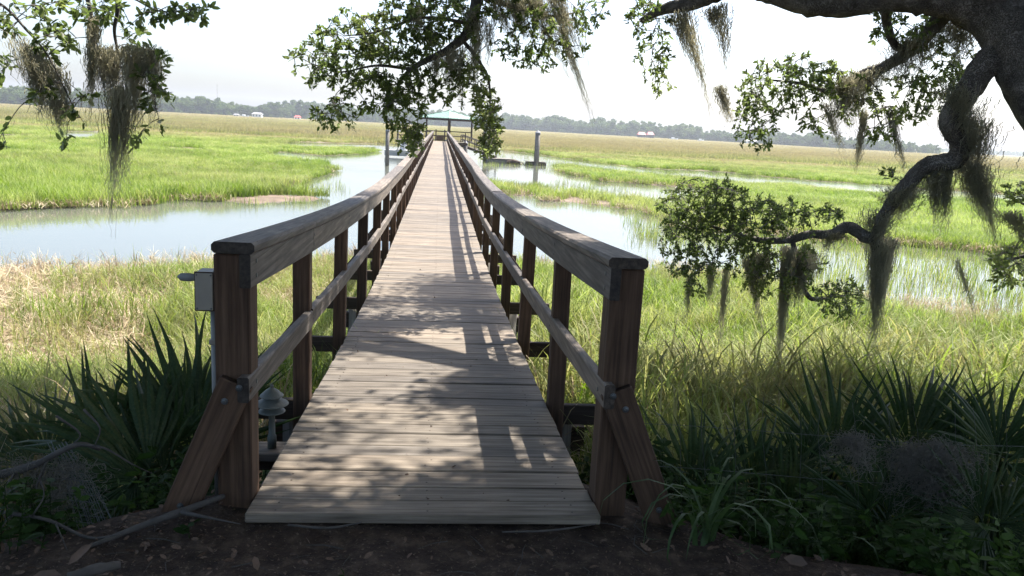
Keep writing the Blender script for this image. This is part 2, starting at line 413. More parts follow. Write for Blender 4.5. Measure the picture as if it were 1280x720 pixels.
# ------------------------------------------------------------------ scattering (geometry nodes, only for stuff)
def scatter(name, P, rotz, scl, tint, dry, protos, label, tilt=None, cat=None):
    me = bpy.data.meshes.new(name); n = len(P)
    me.vertices.add(n); me.vertices.foreach_set("co", np.asarray(P, np.float32).ravel())
    def attr(nm, ty, arr):
        a = me.attributes.new(nm, ty, 'POINT')
        a.data.foreach_set("vector" if ty == 'FLOAT_VECTOR' else "value", np.asarray(arr, np.float32 if ty != 'INT' else np.int32).ravel())
    rv = np.zeros((n, 3)); rv[:, 2] = rotz
    if tilt is not None: rv[:, :2] = tilt
    attr("rot", 'FLOAT_VECTOR', rv); attr("scl", 'FLOAT_VECTOR', scl if np.ndim(scl) == 2 else np.repeat(np.asarray(scl)[:, None], 3, 1))
    attr("tint", 'FLOAT', tint); attr("dry", 'FLOAT', dry); attr("pick", 'INT', RNG.integers(0, len(protos), n))
    col = bpy.data.collections.new(name+"_source")
    for i, pm in enumerate(protos):
        o = bpy.data.objects.new(f"{name}_source", pm); col.objects.link(o)
    ng = bpy.data.node_groups.new(name, 'GeometryNodeTree')
    ng.interface.new_socket("Geometry", in_out='INPUT', socket_type='NodeSocketGeometry')
    ng.interface.new_socket("Geometry", in_out='OUTPUT', socket_type='NodeSocketGeometry')
    N = ng.nodes; L = ng.links; gi = N.new("NodeGroupInput"); go = N.new("NodeGroupOutput")
    ip = N.new("GeometryNodeInstanceOnPoints"); ci = N.new("GeometryNodeCollectionInfo")
    ci.inputs[0].default_value = col; ci.inputs[1].default_value = True; ci.inputs[2].default_value = True
    mp = N.new("GeometryNodeMeshToPoints"); L.new(gi.outputs[0], mp.inputs[0]); L.new(mp.outputs[0], ip.inputs["Points"])
    def na(nm, ty):
        x = N.new("GeometryNodeInputNamedAttribute"); x.data_type = ty; x.inputs[0].default_value = nm; return x.outputs[0]
    L.new(ci.outputs[0], ip.inputs["Instance"]); ip.inputs["Pick Instance"].default_value = True
    L.new(na("pick", 'INT'), ip.inputs["Instance Index"])
    er = N.new("FunctionNodeEulerToRotation"); L.new(na("rot", 'FLOAT_VECTOR'), er.inputs[0]); L.new(er.outputs[0], ip.inputs["Rotation"])
    L.new(na("scl", 'FLOAT_VECTOR'), ip.inputs["Scale"]); L.new(ip.outputs[0], go.inputs[0])
    o = bpy.data.objects.new(name, me); COL.objects.link(o)
    md = o.modifiers.new("scatter", 'NODES'); md.node_group = ng
    return tag(o, label, cat, None, "stuff")

def blade_strip(base, dirv, L, w, bend, segs, lean0, rg):
    """one arching grass blade: returns V, F. dirv = horizontal unit heading"""
    P = [np.array(base, float)]; th = lean0
    for s in range(segs):
        st = L/segs; P.append(P[-1]+np.array([dirv[0]*sin(th)*st, dirv[1]*sin(th)*st, cos(th)*st])); th += bend/segs*(1+s*.6)
    side = np.array([-dirv[1], dirv[0], 0]); a = rg.uniform(-.7, .7); side = np.array([side[0]*cos(a)-side[1]*sin(a), side[0]*sin(a)+side[1]*cos(a), 0])
    V = []; F = []
    for i, p in enumerate(P):
        t = i/segs; ww = w*(1-t**1.8)*.5+.0006; V += [p-side*ww, p+side*ww]
    for i in range(segs): F.append([2*i, 2*i+1, 2*i+3, 2*i+2])
    return np.array(V), F
def tuft_mesh(name, mat, stems, rad, h, w, leaves, seed, segs=4, lean=.25, bend=.9):
    rg = np.random.default_rng(seed); mb = MB()
    for s in range(stems):
        r = rad*math.sqrt(rg.random()); a = rg.uniform(0, 2*pi); b = np.array([r*cos(a), r*sin(a), -.03])
        hd = rg.uniform(0, 2*pi); dv = (cos(hd), sin(hd)); hh = h*rg.uniform(.55, 1.05); ln = abs(rg.normal(0, lean))
        mb.add(*blade_strip(b, dv, hh, w, rg.uniform(.1, bend*.6), segs, ln, rg))
        for k in range(leaves):
            t = rg.uniform(.2, .75); hd2 = rg.uniform(0, 2*pi)
            p = b+np.array([dv[0]*sin(ln)*hh*t, dv[1]*sin(ln)*hh*t, cos(ln)*hh*t])
            mb.add(*blade_strip(p, (cos(hd2), sin(hd2)), hh*rg.uniform(.3, .55), w, rg.uniform(.5, 1.5*bend+.2), max(3, segs-1), rg.uniform(.25, .6), rg))
    me = mb.mesh(name); me.materials.append(mat); return me

# near marsh (tall cordgrass between the bank and the creek)
near_protos = [tuft_mesh("cordgrass_tuft", M_MARSH, 7, .19, 1.0, .0115, 4, 20+i) for i in range(6)]
near_straw = [tuft_mesh("straw_tuft", M_STRAW, 6, .16, .75, .010, 3, 40+i, lean=.5, bend=1.4) for i in range(4)]
WRACK = [(-200, 350), (20, 340), (130, 350), (190, 372), (230, 395), (215, 445), (180, 480), (40, 490), (-200, 520)]
def wrack(x, y, z):
    px, py = project(np.stack([x, y, z], -1)); px = px+(vnoise(x*1.3, y*1.3, 21)-.5)*70; py = py+(vnoise(x*1.3, y*1.3, 22)-.5)*30
    return inpoly(px, py, WRACK)
n = 46000
x = RNG.uniform(-17, 24, n); y = 3.4+22*RNG.random(n)**.95; z = terrain(x, y)
keep = land_mask(x, y) & (np.abs(x) > .55+.0*y) & (y-edge_y(x) > np.where(x > .8, 1.1+.7*np.clip(x-1.1, 0, 1.2), 1.9)) & (np.abs(x-.1*y) < 4+.78*y)
dens = .3+.7*smooth((y-edge_y(x)-.8)/2.5); keep &= RNG.random(n) < dens
keep &= ~((np.abs(x) < .9) & (RNG.random(n) < .6))
w_ = wrack(x, y, z); mudstrip = (project(np.stack([x, y, z], -1))[1] < near_y(project(np.stack([x, y, z], -1))[0])+3+5*vnoise(x*.8, y*.8, 31))
keep &= ~(mudstrip & (RNG.random(n) < .85)); npx = project(np.stack([x, y, z], -1))[0]; keep &= ~((npx > 930) & (y > 13.5) & (RNG.random(n) < .45)); keep &= ~(w_ & (RNG.random(n) < .86))
x, y, z, w_ = x[keep], y[keep], z[keep], w_[keep]; n = len(x)
hs = .62+.55*vnoise(x*.55, y*.55, 11); hs *= np.where(y > 13, .86, 1.0); hs *= RNG.uniform(.75, 1.15, n)
hs *= np.where(x > 1.2, 1.1, .92)*np.where((x > 1) & (y < 9.5), 1.25, 1.0); npx, npy = project(np.stack([x, y, z], -1)); hs *= 1-np.where(npx > 560, .55, .5)*smooth((near_y(npx)+30-npy)/30)
drym = np.clip(.14+np.where((x > .8) & (y < 8.5), .10, 0)+.55*(vnoise(x*.8, y*.8, 12)-.45)+RNG.normal(0, .12, n)+np.where(x < -1.5, .12, 0), 0, .8)
hs *= np.where(y < 6.5, .62+.38*smooth((y-4.2)/2.3), 1.0)
scatter("marsh_grass", np.stack([x, y, z], -1), RNG.uniform(0, 6.28, n), np.stack([hs*1.1, hs*1.1, hs], -1), RNG.random(n), drym, near_protos, "tall green cordgrass growing on the near bank below the boardwalk")
# dead stalks mixed in and thick wrack on the left
n = 26000
x = RNG.uniform(-17, 22, n); y = 3.6+19*RNG.random(n); z = terrain(x, y); w_ = wrack(x, y, z)
keep = land_mask(x, y) & (np.abs(x) > .8) & (y-edge_y(x) > np.where(x > .8, 1.3+.7*np.clip(x-1.1, 0, 1.2), 2.2)) & (np.abs(x-.1*y) < 4+.78*y) & (w_ | (RNG.random(n) < .36*(1+.9*(x < 0))))
x, y, z, w_ = x[keep], y[keep], z[keep], w_[keep]; n = len(x)
tl = np.stack([RNG.normal(0, 1, n), RNG.normal(0, 1, n)], -1)*np.where(w_, .95, .25)[:, None]
def mat_mesh(seed):
    rg = np.random.default_rng(seed); mb = MB()
    for k_ in range(16):
        hd = rg.uniform(0, 6.28); mb.add(*blade_strip((rg.normal(0, .2), rg.normal(0, .2), rg.uniform(.0, .16)), (cos(hd), sin(hd)), rg.uniform(.35, .9), .014, rg.normal(.05, .12), 4, rg.uniform(1.25, 1.6), rg))
    me = mb.mesh("straw_mat"); me.materials.append(M_STRAW); return me
wm = w_ & (RNG.random(n) < .8)
nm = int(wm.sum()); scatter("reed_wrack", np.stack([x, y, z+.1*RNG.random(n)], -1)[wm], RNG.uniform(0, 6.28, nm), RNG.uniform(.8, 1.25, nm), RNG.random(nm), np.zeros(nm), [mat_mesh(140+i) for i in range(5)], "pinkish tan mat of flattened dead reeds on the left bank")
x, y, z, w_ = x[~wm], y[~wm], z[~wm], w_[~wm]; n = len(x); tl = tl[~wm]
scatter("dead_reed_straw", np.stack([x, y, z+np.where(w_, .12*RNG.random(n), 0)], -1), RNG.uniform(0, 6.28, n), RNG.uniform(.7, 1.2, n)*np.where(w_, 1.0, .9), RNG.random(n), np.zeros(n), near_straw, "pale dead reed stalks standing among the near green cordgrass", tl)

# mid and far marsh
def patch_mesh(name, nb, size, h, w, seed, segs=2, lean=.16):
    rg = np.random.default_rng(seed); mb = MB()
    for i in range(nb):
        b = np.array([rg.uniform(-size/2, size/2), rg.uniform(-size/2, size/2), -.02]); hd = rg.uniform(0, 2*pi)
        mb.add(*blade_strip(b, (cos(hd), sin(hd)), h*rg.uniform(.5, 1.1), w, rg.uniform(.2, .8), segs, abs(rg.normal(0, lean)), rg))
    me = mb.mesh(name); me.materials.append(M_MARSH); return me
mid_protos = [patch_mesh("cordgrass_patch", 46, .7, .8, .022, 60+i, 3) for i in range(5)]
def frus(x, y, m=0.0): return np.abs(x-.098*y) < 5+m+.74*y
n = 60000
y = np.exp(RNG.uniform(math.log(22), math.log(150), n*2)); y = y[RNG.random(n*2) < (y/150)**.6][:n]; n = len(y)
x = .098*y+(RNG.random(n)*2-1)*(5+.74*y); keep = land_mask(x, y)
spars = vnoise(x*.25, y*.25, 15); px, py = project(np.stack([x, y, np.full(n, ZW)], -1))
# sparse stems standing in the shallow right-hand water
thin = (~keep) & (px > 600) & (y < 62) & (vnoise(x*.22, y*.22, 17) > .42) & (RNG.random(n) < .2)
thin |= (~keep) & (px > 930) & (y < 36) & (RNG.random(n) < .5)
thin |= (~keep) & (px > 600) & (y > 60) & (py < 215) & (vnoise(x*.1, y*.15, 18) > .5) & (RNG.random(n) < .12)
thin &= False
right1 = keep & (px > 590) & (px < 850) & (y < 62)
keep &= ~(right1 & (RNG.random(n) < .74))
edge_ = (~keep) & (~thin) & (land_mask(x, y+1.6) | land_mask(x, y-1.4) | land_mask(x+1.2, y)) & (RNG.random(n) < .34); use = keep | thin
x, y, thin = x[use], y[use], thin[use]; n = len(x); z = np.where(thin, ZW-.05, terrain(x, y))
s = np.where(thin, RNG.uniform(.4, .8, n), RNG.uniform(.8, 1.1, n)); hz = s*(.85+.4*vnoise(x*.15, y*.15, 16))
hz = hz*np.where(x > 0, .62, np.where(y > 45, .6, .85))
dry = np.clip(.04+.75*smooth((y-88)/75)*(.6+.6*vnoise(x*.02, y*.03, 13))+.38*(vnoise(x*.09, y*.09, 14)-.42)+RNG.normal(0, .12, n), 0, .9)
shp = [patch_mesh("shallow_grass_patch", 7, .9, .75, .018, 180+i, 3, .12) for i in range(6)]
ns = 30000
sy_ = np.exp(RNG.uniform(math.log(15), math.log(110), ns)); sx_ = .098*sy_+(RNG.random(ns)*2-1)*(5+.74*sy_); _o = RNG.random(ns) < np.clip((sy_/40)**.5, 0, 1); sx_, sy_ = sx_[_o], sy_[_o]; ns = len(sx_); wet = ~land_mask(sx_, sy_)
spx, spy = project(np.stack([sx_, sy_, np.full(ns, ZW)], -1))
nearland = land_mask(sx_, sy_+1.3) | land_mask(sx_, sy_-1.2) | land_mask(sx_+1.2, sy_)
pr_ = np.where(nearland, .5, 0)
pr_ = np.maximum(pr_, np.where((spx > 690) & (sy_ > 36) & (sy_ < 62), .6*smooth((vnoise(sx_*.25, sy_*.3, 17)-.38)*5), 0))
pr_ = np.maximum(pr_, np.where((spx > 790) & (sy_ <= 40), .6*smooth((vnoise(sx_*.3, sy_*.4, 19)-.36)*5), 0))
pr_ = np.maximum(pr_, np.where((spx > 930) & (sy_ < 40), .6, 0))
pr_ = np.maximum(pr_, np.where((spx > 600) & (sy_ > 62), .7*smooth((vnoise(sx_*.12, sy_*.15, 18)-.45)*5), 0))
pr_ = np.maximum(pr_, np.where((spx > 310) & (spx < 430) & (spy < 245) & (spy > 204), .45*smooth((vnoise(sx_*.3, sy_*.2, 20)-.35)*5), 0))
ks = wet & (RNG.random(ns) < pr_) & (np.abs(sx_) > 1.3); sx_, sy_ = sx_[ks], sy_[ks]; ns = len(sx_); ss = RNG.uniform(.45, 1.0, ns)
scatter("shallow_water_grass", np.stack([sx_, sy_, np.full(ns, ZW-.06)], -1), RNG.uniform(0, 6.28, ns), np.stack([np.ones(ns), np.ones(ns), ss], -1), RNG.random(ns), np.clip(RNG.normal(.15, .15, ns), 0, .7), shp, "sparse grass stems standing in the flooded shallows")
MUD = [(286, 247), (345, 243), (404, 247), (404, 253), (300, 254)]
mx_, my_ = project(np.stack([x, y, z], -1)); nomud = ~inpoly(mx_, my_, MUD)
x, y, z, s, hz, dry, thin = [a[nomud] for a in (x, y, z, s, hz, dry, thin)]; n = len(x)
fr_ = (y < 75) & land_mask(x, y) & ~land_mask(x-.1*1.6, y-1.6) & (RNG.random(n) < .7); nf = int(fr_.sum())
scatter("bank_straw", np.stack([x, y, z], -1)[fr_]-np.array([.05, .5, 0]), RNG.uniform(0, 6.28, nf), np.stack([RNG.uniform(1, 1.4, nf)]*2+[RNG.uniform(.35, .6, nf)], -1), RNG.random(nf), np.zeros(nf), [tuft_mesh("bank_straw_tuft", M_STRAW, 14, .4, .8, .022, 1, 160+i, 3, .35, .8) for i in range(3)], "short pale dead stems fringing the creek bank")
scatter("creek_marsh_grass", np.stack([x, y, z], -1), RNG.uniform(0, 6.28, n), np.stack([s*np.where(thin, .6, 1.25), s*np.where(thin, .6, 1.25), hz], -1), RNG.random(n), dry, mid_protos, "bright green cordgrass on the flats along the tidal creek")
far_protos = [patch_mesh("far_cordgrass_patch", 150, 5, .85, .10, 80+i, 2, .22) for i in range(4)]
n = 26000
y = np.exp(RNG.uniform(math.log(135), math.log(1150), n)); y = y[RNG.random(n) < (y/1150)**.35]; n = len(y)
x = .098*y+(RNG.random(n)*2-1)*(10+.76*y); keep = land_mask(x, y); x, y = x[keep], y[keep]; n = len(x)
z = terrain(x, y); px, py = project(np.stack([x, y, z], -1))
dry = np.clip(.62*smooth((y-90)/90)+.55*(vnoise(x*.012, y*.006, 13)-.35)+.25*smooth((px-560)/200)*smooth((y-160)/100)+RNG.normal(0, .08, n), 0, .7)
sc_ = RNG.uniform(.8, 1.3, n)*np.clip(y/260, 1, 3.2)
scatter("far_marsh_grass", np.stack([x, y, z], -1), RNG.uniform(0, 6.28, n), np.stack([sc_, sc_, RNG.uniform(.8, 1.15, n)], -1), RNG.random(n), dry, far_protos, "green and russet cordgrass plain reaching to the far shore")

# ------------------------------------------------------------------ far shore forest, houses
def tree_proto(seed, pine):
    rg = np.random.default_rng(seed); V = []; Fq = []; mb = MB()
    mb.add(*tube([(0, 0, -.5), (.1, 0, 4), (0, .1, 9 if pine else 5)], [.35, .28, .12], 6))
    lobes = [(rg.normal(0, 1.2 if pine else 2.2), rg.normal(0, 1.2 if pine else 2.2), rg.uniform(7, 13) if pine else rg.uniform(4, 9), rg.uniform(1.3, 2.2) if pine else rg.uniform(2, 3.2)) for _ in range(7 if pine else 8)]
    if not pine: lobes += [(rg.normal(0, 3), rg.normal(0, 3), rg.uniform(.8, 3), 2.0) for _ in range(4)]
    for lx, ly, lz, lr in lobes:
        for _ in range(70):
            d = rg.normal(size=3); d /= np.linalg.norm(d); c = np.array([lx, ly, lz])+d*lr*rg.uniform(.6, 1.05)*np.array([1, 1, .75])
            u = rg.normal(size=3); u /= np.linalg.norm(u); v = np.cross(u, d+.3*rg.normal(size=3)); v /= np.linalg.norm(v)+1e-6; q = rg.uniform(.35, .75)
            mb.add([c-u*q, c+v*q*.6, c+u*q, c-v*q*.6], [[0, 1, 2, 3]])
    me = mb.mesh("far_tree"); me.materials.append(M_FOREST); return me
fp = [tree_proto(100+i, i % 3 == 0) for i in range(7)]
SHORE = [(-400, 620), (0, 700), (200, 760), (400, 880), (560, 1000), (700, 950), (900, 820), (1060, 700), (1175, 660), (1182, 1500), (1300, 1700), (1700, 1900)]
def shore(px): return np.interp(px, [p[0] for p in SHORE], [p[1] for p in SHORE])
n = 3600
px = RNG.uniform(-330, 1650, n); dd = shore(px)+RNG.random(n)**1.4*70
pts = np.array([at(a, 165, b) for a, b in zip(px, dd)]); pts[:, 2] = -2.3+np.clip((dd-shore(px))/40, 0, 1)*.8
hh = np.interp(px, [-400, 0, 250, 330, 360, 420, 560, 700, 900, 1060, 1150, 1180, 1200, 1700], [1.1, 1.05, 1.05, 1.0, 1.25, 1.2, 1.35, 1.35, 1.0, .78, .6, .55, .8, .8])
hh = 1.0*hh*(.74+.34*vnoise(px*.06, px*0, 51))*RNG.uniform(.8, 1.15, n)
scatter("far_woods", pts, RNG.uniform(0, 6.28, n), np.stack([hh, hh, hh], -1), RNG.random(n), np.zeros(n), fp, "hazy band of woods along the far shore of the marsh")

def far_house(name, px, d, w, dep, h, rh, roofmat, label, cat="house", wallmat=None, nwin=3):
    c = at(px, 165, d); t = empty(name, (c[0], c[1], -2.3), label, cat)
    link("wall", box_mesh(name+"_wall", w, dep, h, .05), t, wallmat or M_WHITE, (0, 0, h/2))
    e = .5; V = [(-w/2-e, -dep/2-e, h), (w/2+e, -dep/2-e, h), (w/2+e, dep/2+e, h), (-w/2-e, dep/2+e, h), (-w/2*.75, 0, h+rh), (w/2*.75, 0, h+rh)]
    V += [(a, b, c_-.18) for a, b, c_ in V[:4]]
    F = [[0, 1, 5, 4], [1, 2, 5], [2, 3, 4, 5], [3, 0, 4], [6, 7, 1, 0], [7, 8, 2, 1], [8, 9, 3, 2], [9, 6, 0, 3], [9, 8, 7, 6]]
    link("roof", mesh_np("roof", V, F), t, roofmat)
    for i in range(nwin):
        link("window", box_mesh("far_window", 1.1, .12, 1.4, .02), t, M_DARK, (-w/2+w*(i+.5)/nwin, -dep/2-.02, h*.6))
    return t
far_house("house", 322, 735, 8, 7, 3.0, 1.6, M_GREYROOF, "white two storey house among trees on the left far shore")
far_house("cottage", 296, 735, 4, 4, 1.5, 1.0, M_GREYROOF, "small pale cottage left of the white far shore house", nwin=2)
far_house("boathouse", 372, 760, 5, 5, 2.2, 1.6, M_RED, "small red roofed boathouse on the left far shore", "boathouse", nwin=2)
far_house("pier_house", 802, 770, 7, 6, 3.2, 2.4, M_RED, "larger red roofed shelter at the right far shore", "boathouse", M_BEAM, 2)
far_house("pier_house", 813, 770, 6, 5, 3.6, 2.6, M_RED, "red roofed shelter just right of the larger red one", "boathouse", M_BEAM, 2)
far_house("boathouse", 940, 745, 10, 6, 3.0, .8, M_WHITE, "long white boathouse beside the oak leaves on far shore", "boathouse", nwin=3)
def far_boat(px, d, L, label):
    c = at(px, 165, d); t = empty("moored_boat", (c[0], c[1], ZW+.3), label, "boat", "boats moored along the far shore")
    V = []
    for s_, wd, zz in ((-1, .9, 1.0), (-.3, 1.1, .9), (.4, 1.0, 1.0), (1, .1, 1.5)):
        for yy, z_ in ((-wd, zz), (-wd*.6, 0), (wd*.6, 0), (wd, zz)): V.append((s_*L/2, yy, z_))
    F = [[i*4+j, i*4+j+1, i*4+j+5, i*4+j+4] for i in range(3) for j in range(3)]+[[0, 4, 7, 3], [4, 8, 11, 7], [8, 12, 15, 11], [0, 3, 2, 1]]
    link("hull", mesh_np("hull", V, F), t, M_WHITE); link("cabin", box_mesh("boat_cabin", L*.35, 1.3, 1.2, .1), t, M_WHITE, (-.1*L, 0, 1.5)); return t
far_boat(306, 690, 7, "white boat moored left of the far white house")
far_boat(843, 730, 8, "white boat moored right of the red roofed shelters")
far_boat(877, 730, 6, "smaller white boat near the leaves on right far shore")
c = at(272, 140, 900); mt_ = empty("radio_mast", (c[0], c[1], -2), "thin radio mast rising faintly above the left far woods", "mast")
link("mast_tube", mesh_np("mast", *tube([(0, 0, 0), (0, 0, 32)], [.25, .12], 6)), mt_, M_GREYBOX)
for k_ in range(3): link("crossbar", box_mesh("mast_crossbar", 1.6, .12, .12, .01), mt_, M_GREYBOX, (0, 0, 22+k_*4))

# ------------------------------------------------------------------ boardwalk
def zd(y): t = np.clip((np.asarray(y, float)-2.8)/10.3, 0, 1); return -.37*(t*(2-t))
def wob(y, s): return (vnoise(np.asarray(y)*.42, np.full(np.shape(y), s*7.3), 71)-.5)*.035*smooth((np.asarray(y)-5)/10)
HW = .67; YEND = 84.5
bw = empty("boardwalk", (0, 2.75, 0), "long weathered timber boardwalk with railings running out across the marsh", "boardwalk")
bw_inv = Matrix.Translation((0, -2.75, 0))
def bput(name, me, mat, M): return link(name, me, bw, mat, M=bw_inv @ M)
# planks: one object each for the nearest 300
pl_var = {}
for wd in (.135, .180):
    for i in range(7):
        V, F = cbox(1.332+.003*(i % 3-1), wd, .038, .005); V = np.array(V); rg = np.random.default_rng(i)
        V[:, 2] += np.where(V[:, 0] > 0, 1, -1)*rg.normal(0, .0015); me = mesh_np("plank", V, F); me.materials.append(M_PLANK); pl_var[wd, i] = me
yy = 2.795; rest = MB(); cnt = 0
while yy < YEND:
    wd = .180 if random.random() < .3 else .135
    y_ = yy+wd/2; z0 = float(zd(y_)); sl = float(zd(y_+.05)-zd(y_-.05))/.1
    M = Matrix.Translation((random.gauss(0, .002), y_, z0-.019+random.gauss(0, .0012))) @ Matrix.Rotation(math.atan(sl)+random.gauss(0, .006), 4, 'X') @ Matrix.Rotation(random.gauss(0, .0010), 4, 'Z')
    if cnt < 300: bput("plank", pl_var[wd, random.randrange(7)], M_PLANK, M)
    else:
        A = np.array(bw_inv @ M); V, F = cbox(1.342, wd, .038, .004); rest.add(np.array(V)@A[:3, :3].T+A[:3, 3], F)
    cnt += 1; yy += wd+random.choice((.0025, .0035, .004, .010))
nb = MB()
for o_ in list(bw.children)[:120]:
    M = np.array(o_.matrix_basis)
    for xx in (-.56, 0, .56):
        for yy_ in (-.035, .035):
            p = M @ np.array([xx+random.gauss(0, .006), yy_+random.gauss(0, .004), .0185, 1]); V, F = lathe([(.0045, 0), (.004, .0016)], 6); nb.add(V+p[:3], F)
tag(link("nail_head", nb.mesh("nail_heads"), bw, plain("rusty_nail", (.06, .04, .03), .6)), kind="stuff")
tag(link("far_plank", rest.mesh("far_planks"), bw, M_PLANK), kind="stuff")
def bent(y0, y1, xc, w, h, zoff, ch=.006, seg=None, sd=0, round_end=False):
    """a board along +Y following the deck profile; local X runs along the grain"""
    seg = seg or max(2, int((y1-y0)/.6)); mid = (y0+y1)/2; zc = float(zd(mid))+zoff; V = []; F = []
    prof = [(-w/2+ch, -h/2), (w/2-ch, -h/2), (w/2, -h/2+ch), (w/2, h/2-ch), (w/2-ch, h/2), (-w/2+ch, h/2), (-w/2, h/2-ch), (-w/2, -h/2+ch)]
    for y_ in np.linspace(y0, y1, seg+1):
        dz = float(zd(y_))+zoff-zc; dx = float(wob(y_, sd))
        for a, b_ in prof: V.append((y_-mid, -(a+dx), b_+dz))
    for i in range(seg):
        for j in range(8):
            k_ = (j+1) % 8; F.append([i*8+j, i*8+k_, (i+1)*8+k_, (i+1)*8+j])
    F.append(list(range(8))[::-1]); F.append([seg*8+j for j in range(8)])
    F = [f[::-1] for f in F]
    me = mesh_np("board", V, F)
    return me, Matrix.Translation((xc, mid, zc)) @ Matrix.Rotation(pi/2, 4, 'Z')
posts = [3.0, 4.40, 6.12, 7.92, 9.72]
while posts[-1] < YEND-1.9: posts.append(posts[-1]+1.8)
RH = 1.0
for s in (-1, 1):
    xp = s*(HW+.064)
    for i, py in enumerate(posts):
        z0 = float(zd(py)); w_ = .128 if i == 0 else .092
        top = RH-.042; bot = -.12 if i == 0 else -.42
        xi = xp if i == 0 else s*(HW+.052)+float(wob(py, s))
        bput("post", box_mesh("post", top-bot, w_, w_, .006), M_POST, Matrix.Translation((xi, py, z0+(top+bot)/2)) @ Matrix.Rotation(-pi/2+random.gauss(0, .006), 4, 'Y') @ Matrix.Rotation(random.choice((0, pi)), 4, 'X'))
        if i and py < 60:   # outrigger and its diagonal
            zz = z0-.10; bput("outrigger", box_mesh("outrigger", .62, .045, .12, .004), M_BEAM, Matrix.Translation((s*(HW+.20), py+.069, zz)))
            bput("diagonal_brace", box_mesh("diagonal_brace", .64, .042, .085, .004), M_BEAM, bar_matrix((s*(HW+.47), py+.071+.044, zz-.02), (s*(HW+.06), py+.071+.044, z0+.42)))
    # caps, side boards, mid rails in lengths of two bays
    cuts = [2.915]+[p for k_, p in enumerate(posts) if k_ and k_ % 2 == (0 if s > 0 else 1)]+[YEND]
    for a, b in zip(cuts[:-1], cuts[1:]):
        me, M = bent(a+.002, b-.002, s*(HW+.058)+random.gauss(0, .003), .152, .042, RH-.021+random.gauss(0, .0015), .011, sd=s); bput("cap_rail", me, M_RAIL, M)
        me, M = bent(a+.004, b-.003, s*(HW+.012), .040, .125, RH-.042-.064, .004, sd=s); bput("side_rail", me, M_RAIL, M)
        a2 = a+.006 if a > 3.2 else 2.885
        me, M = bent(a2, b-.003, s*(HW+.016), .042, .098, .455+random.gauss(0, .004), .006, sd=s+.3); bput("mid_rail", me, M_RAIL, M)
    # front brace
    bput("front_brace", box_mesh("front_brace", .66, .04, .125, .005), M_POST, bar_matrix((s*(HW+.045), 2.913, .47), (s*(HW+.30), 2.913, -.14), 0))
    for bx_, bz_ in ((HW+.085, .40), (HW+.255, -.02), (HW+.03, .455)):
        bput("bolt", mesh_np("bolt", *lathe([(.013, 0), (.013, .003), (.008, .004), (.008, .009), (.005, .010)], 10)), M_WIRE, Matrix.Translation((s*bx_, 2.892 if bz_ < .45 else 2.884, bz_)) @ Matrix.Rotation(pi/2, 4, 'X'))
    for py in posts[:8]:
        for zz in (RH-.075, RH-.13, .455):
            bput("bolt", mesh_np("bolt", *lathe([(.009, 0), (.009, .002), (.006, .003)], 8)), M_WIRE, Matrix.Translation((s*(HW-.0085 if zz > .5 else HW-.0055), py+.01, float(zd(py))+zz)) @ Matrix.Rotation(-s*pi/2, 4, 'Y'))
    # stringer under deck edge
    for a, b in zip(cuts[:-1], cuts[1:]):
        if a < 60:
            me, M = bent(max(a, 2.9), b-.003, s*(HW-.12), .045, .18, -.038-.092, .004); bput("stringer", me, M_BEAM, M)
    for py in posts[1::2]:
        zt = float(zd(py))-.16; V, F = tube([(0, 0, -2.9-zt), (0, 0, -1.4), (.0, 0, 0)], [.12, .115, .11], 10)
        bput("pile", mesh_np("pile", V[:, [2, 1, 0]], [f[::-1] for f in F], True), M_PILE, Matrix.Translation((s*(HW+.10), py+.22, zt)) @ Matrix.Rotation(-pi/2, 4, 'Y'))
for py in posts[1::2]:
    if py < 60: bput("cross_beam", box_mesh("cross_beam", 1.9, .09, .16, .005), M_BEAM, Matrix.Translation((0, py+.22, float(zd(py))-.225-.08)))

# ------------------------------------------------------------------ pier head
PZ = -.37
pv = empty("pavilion", (.95, 90.5, PZ), "open pavilion with pale green hipped roof at the far end of boardwalk", "pavilion")
pr = radians(43)
def pput(name, me, mat, loc, rz=0, M=None):
    return link(name, me, pv, mat, M=(Matrix.Rotation(pr, 4, 'Z') @ (M if M is not None else Matrix.Translation(loc) @ Matrix.Rotation(rz, 4, 'Z'))))
S = 2.05; e = .35
for k_ in range(29): pput("floor_board", box_mesh("floor_board", 4.6, .145, .04, .004), M_PLANK, (0, -2.1+k_*.15, -.02))
for sx in (-1, 1):
    for sy in (-1, 1):
        pput("roof_post", box_mesh("roof_post", 2.5, .15, .15, .01), M_BEAM, None, M=Matrix.Translation((sx*S*.86, sy*S*.86, 1.2)) @ Matrix.Rotation(pi/2, 4, 'Y'))
ez = 2.40; ap = 3.22; R_ = S+e
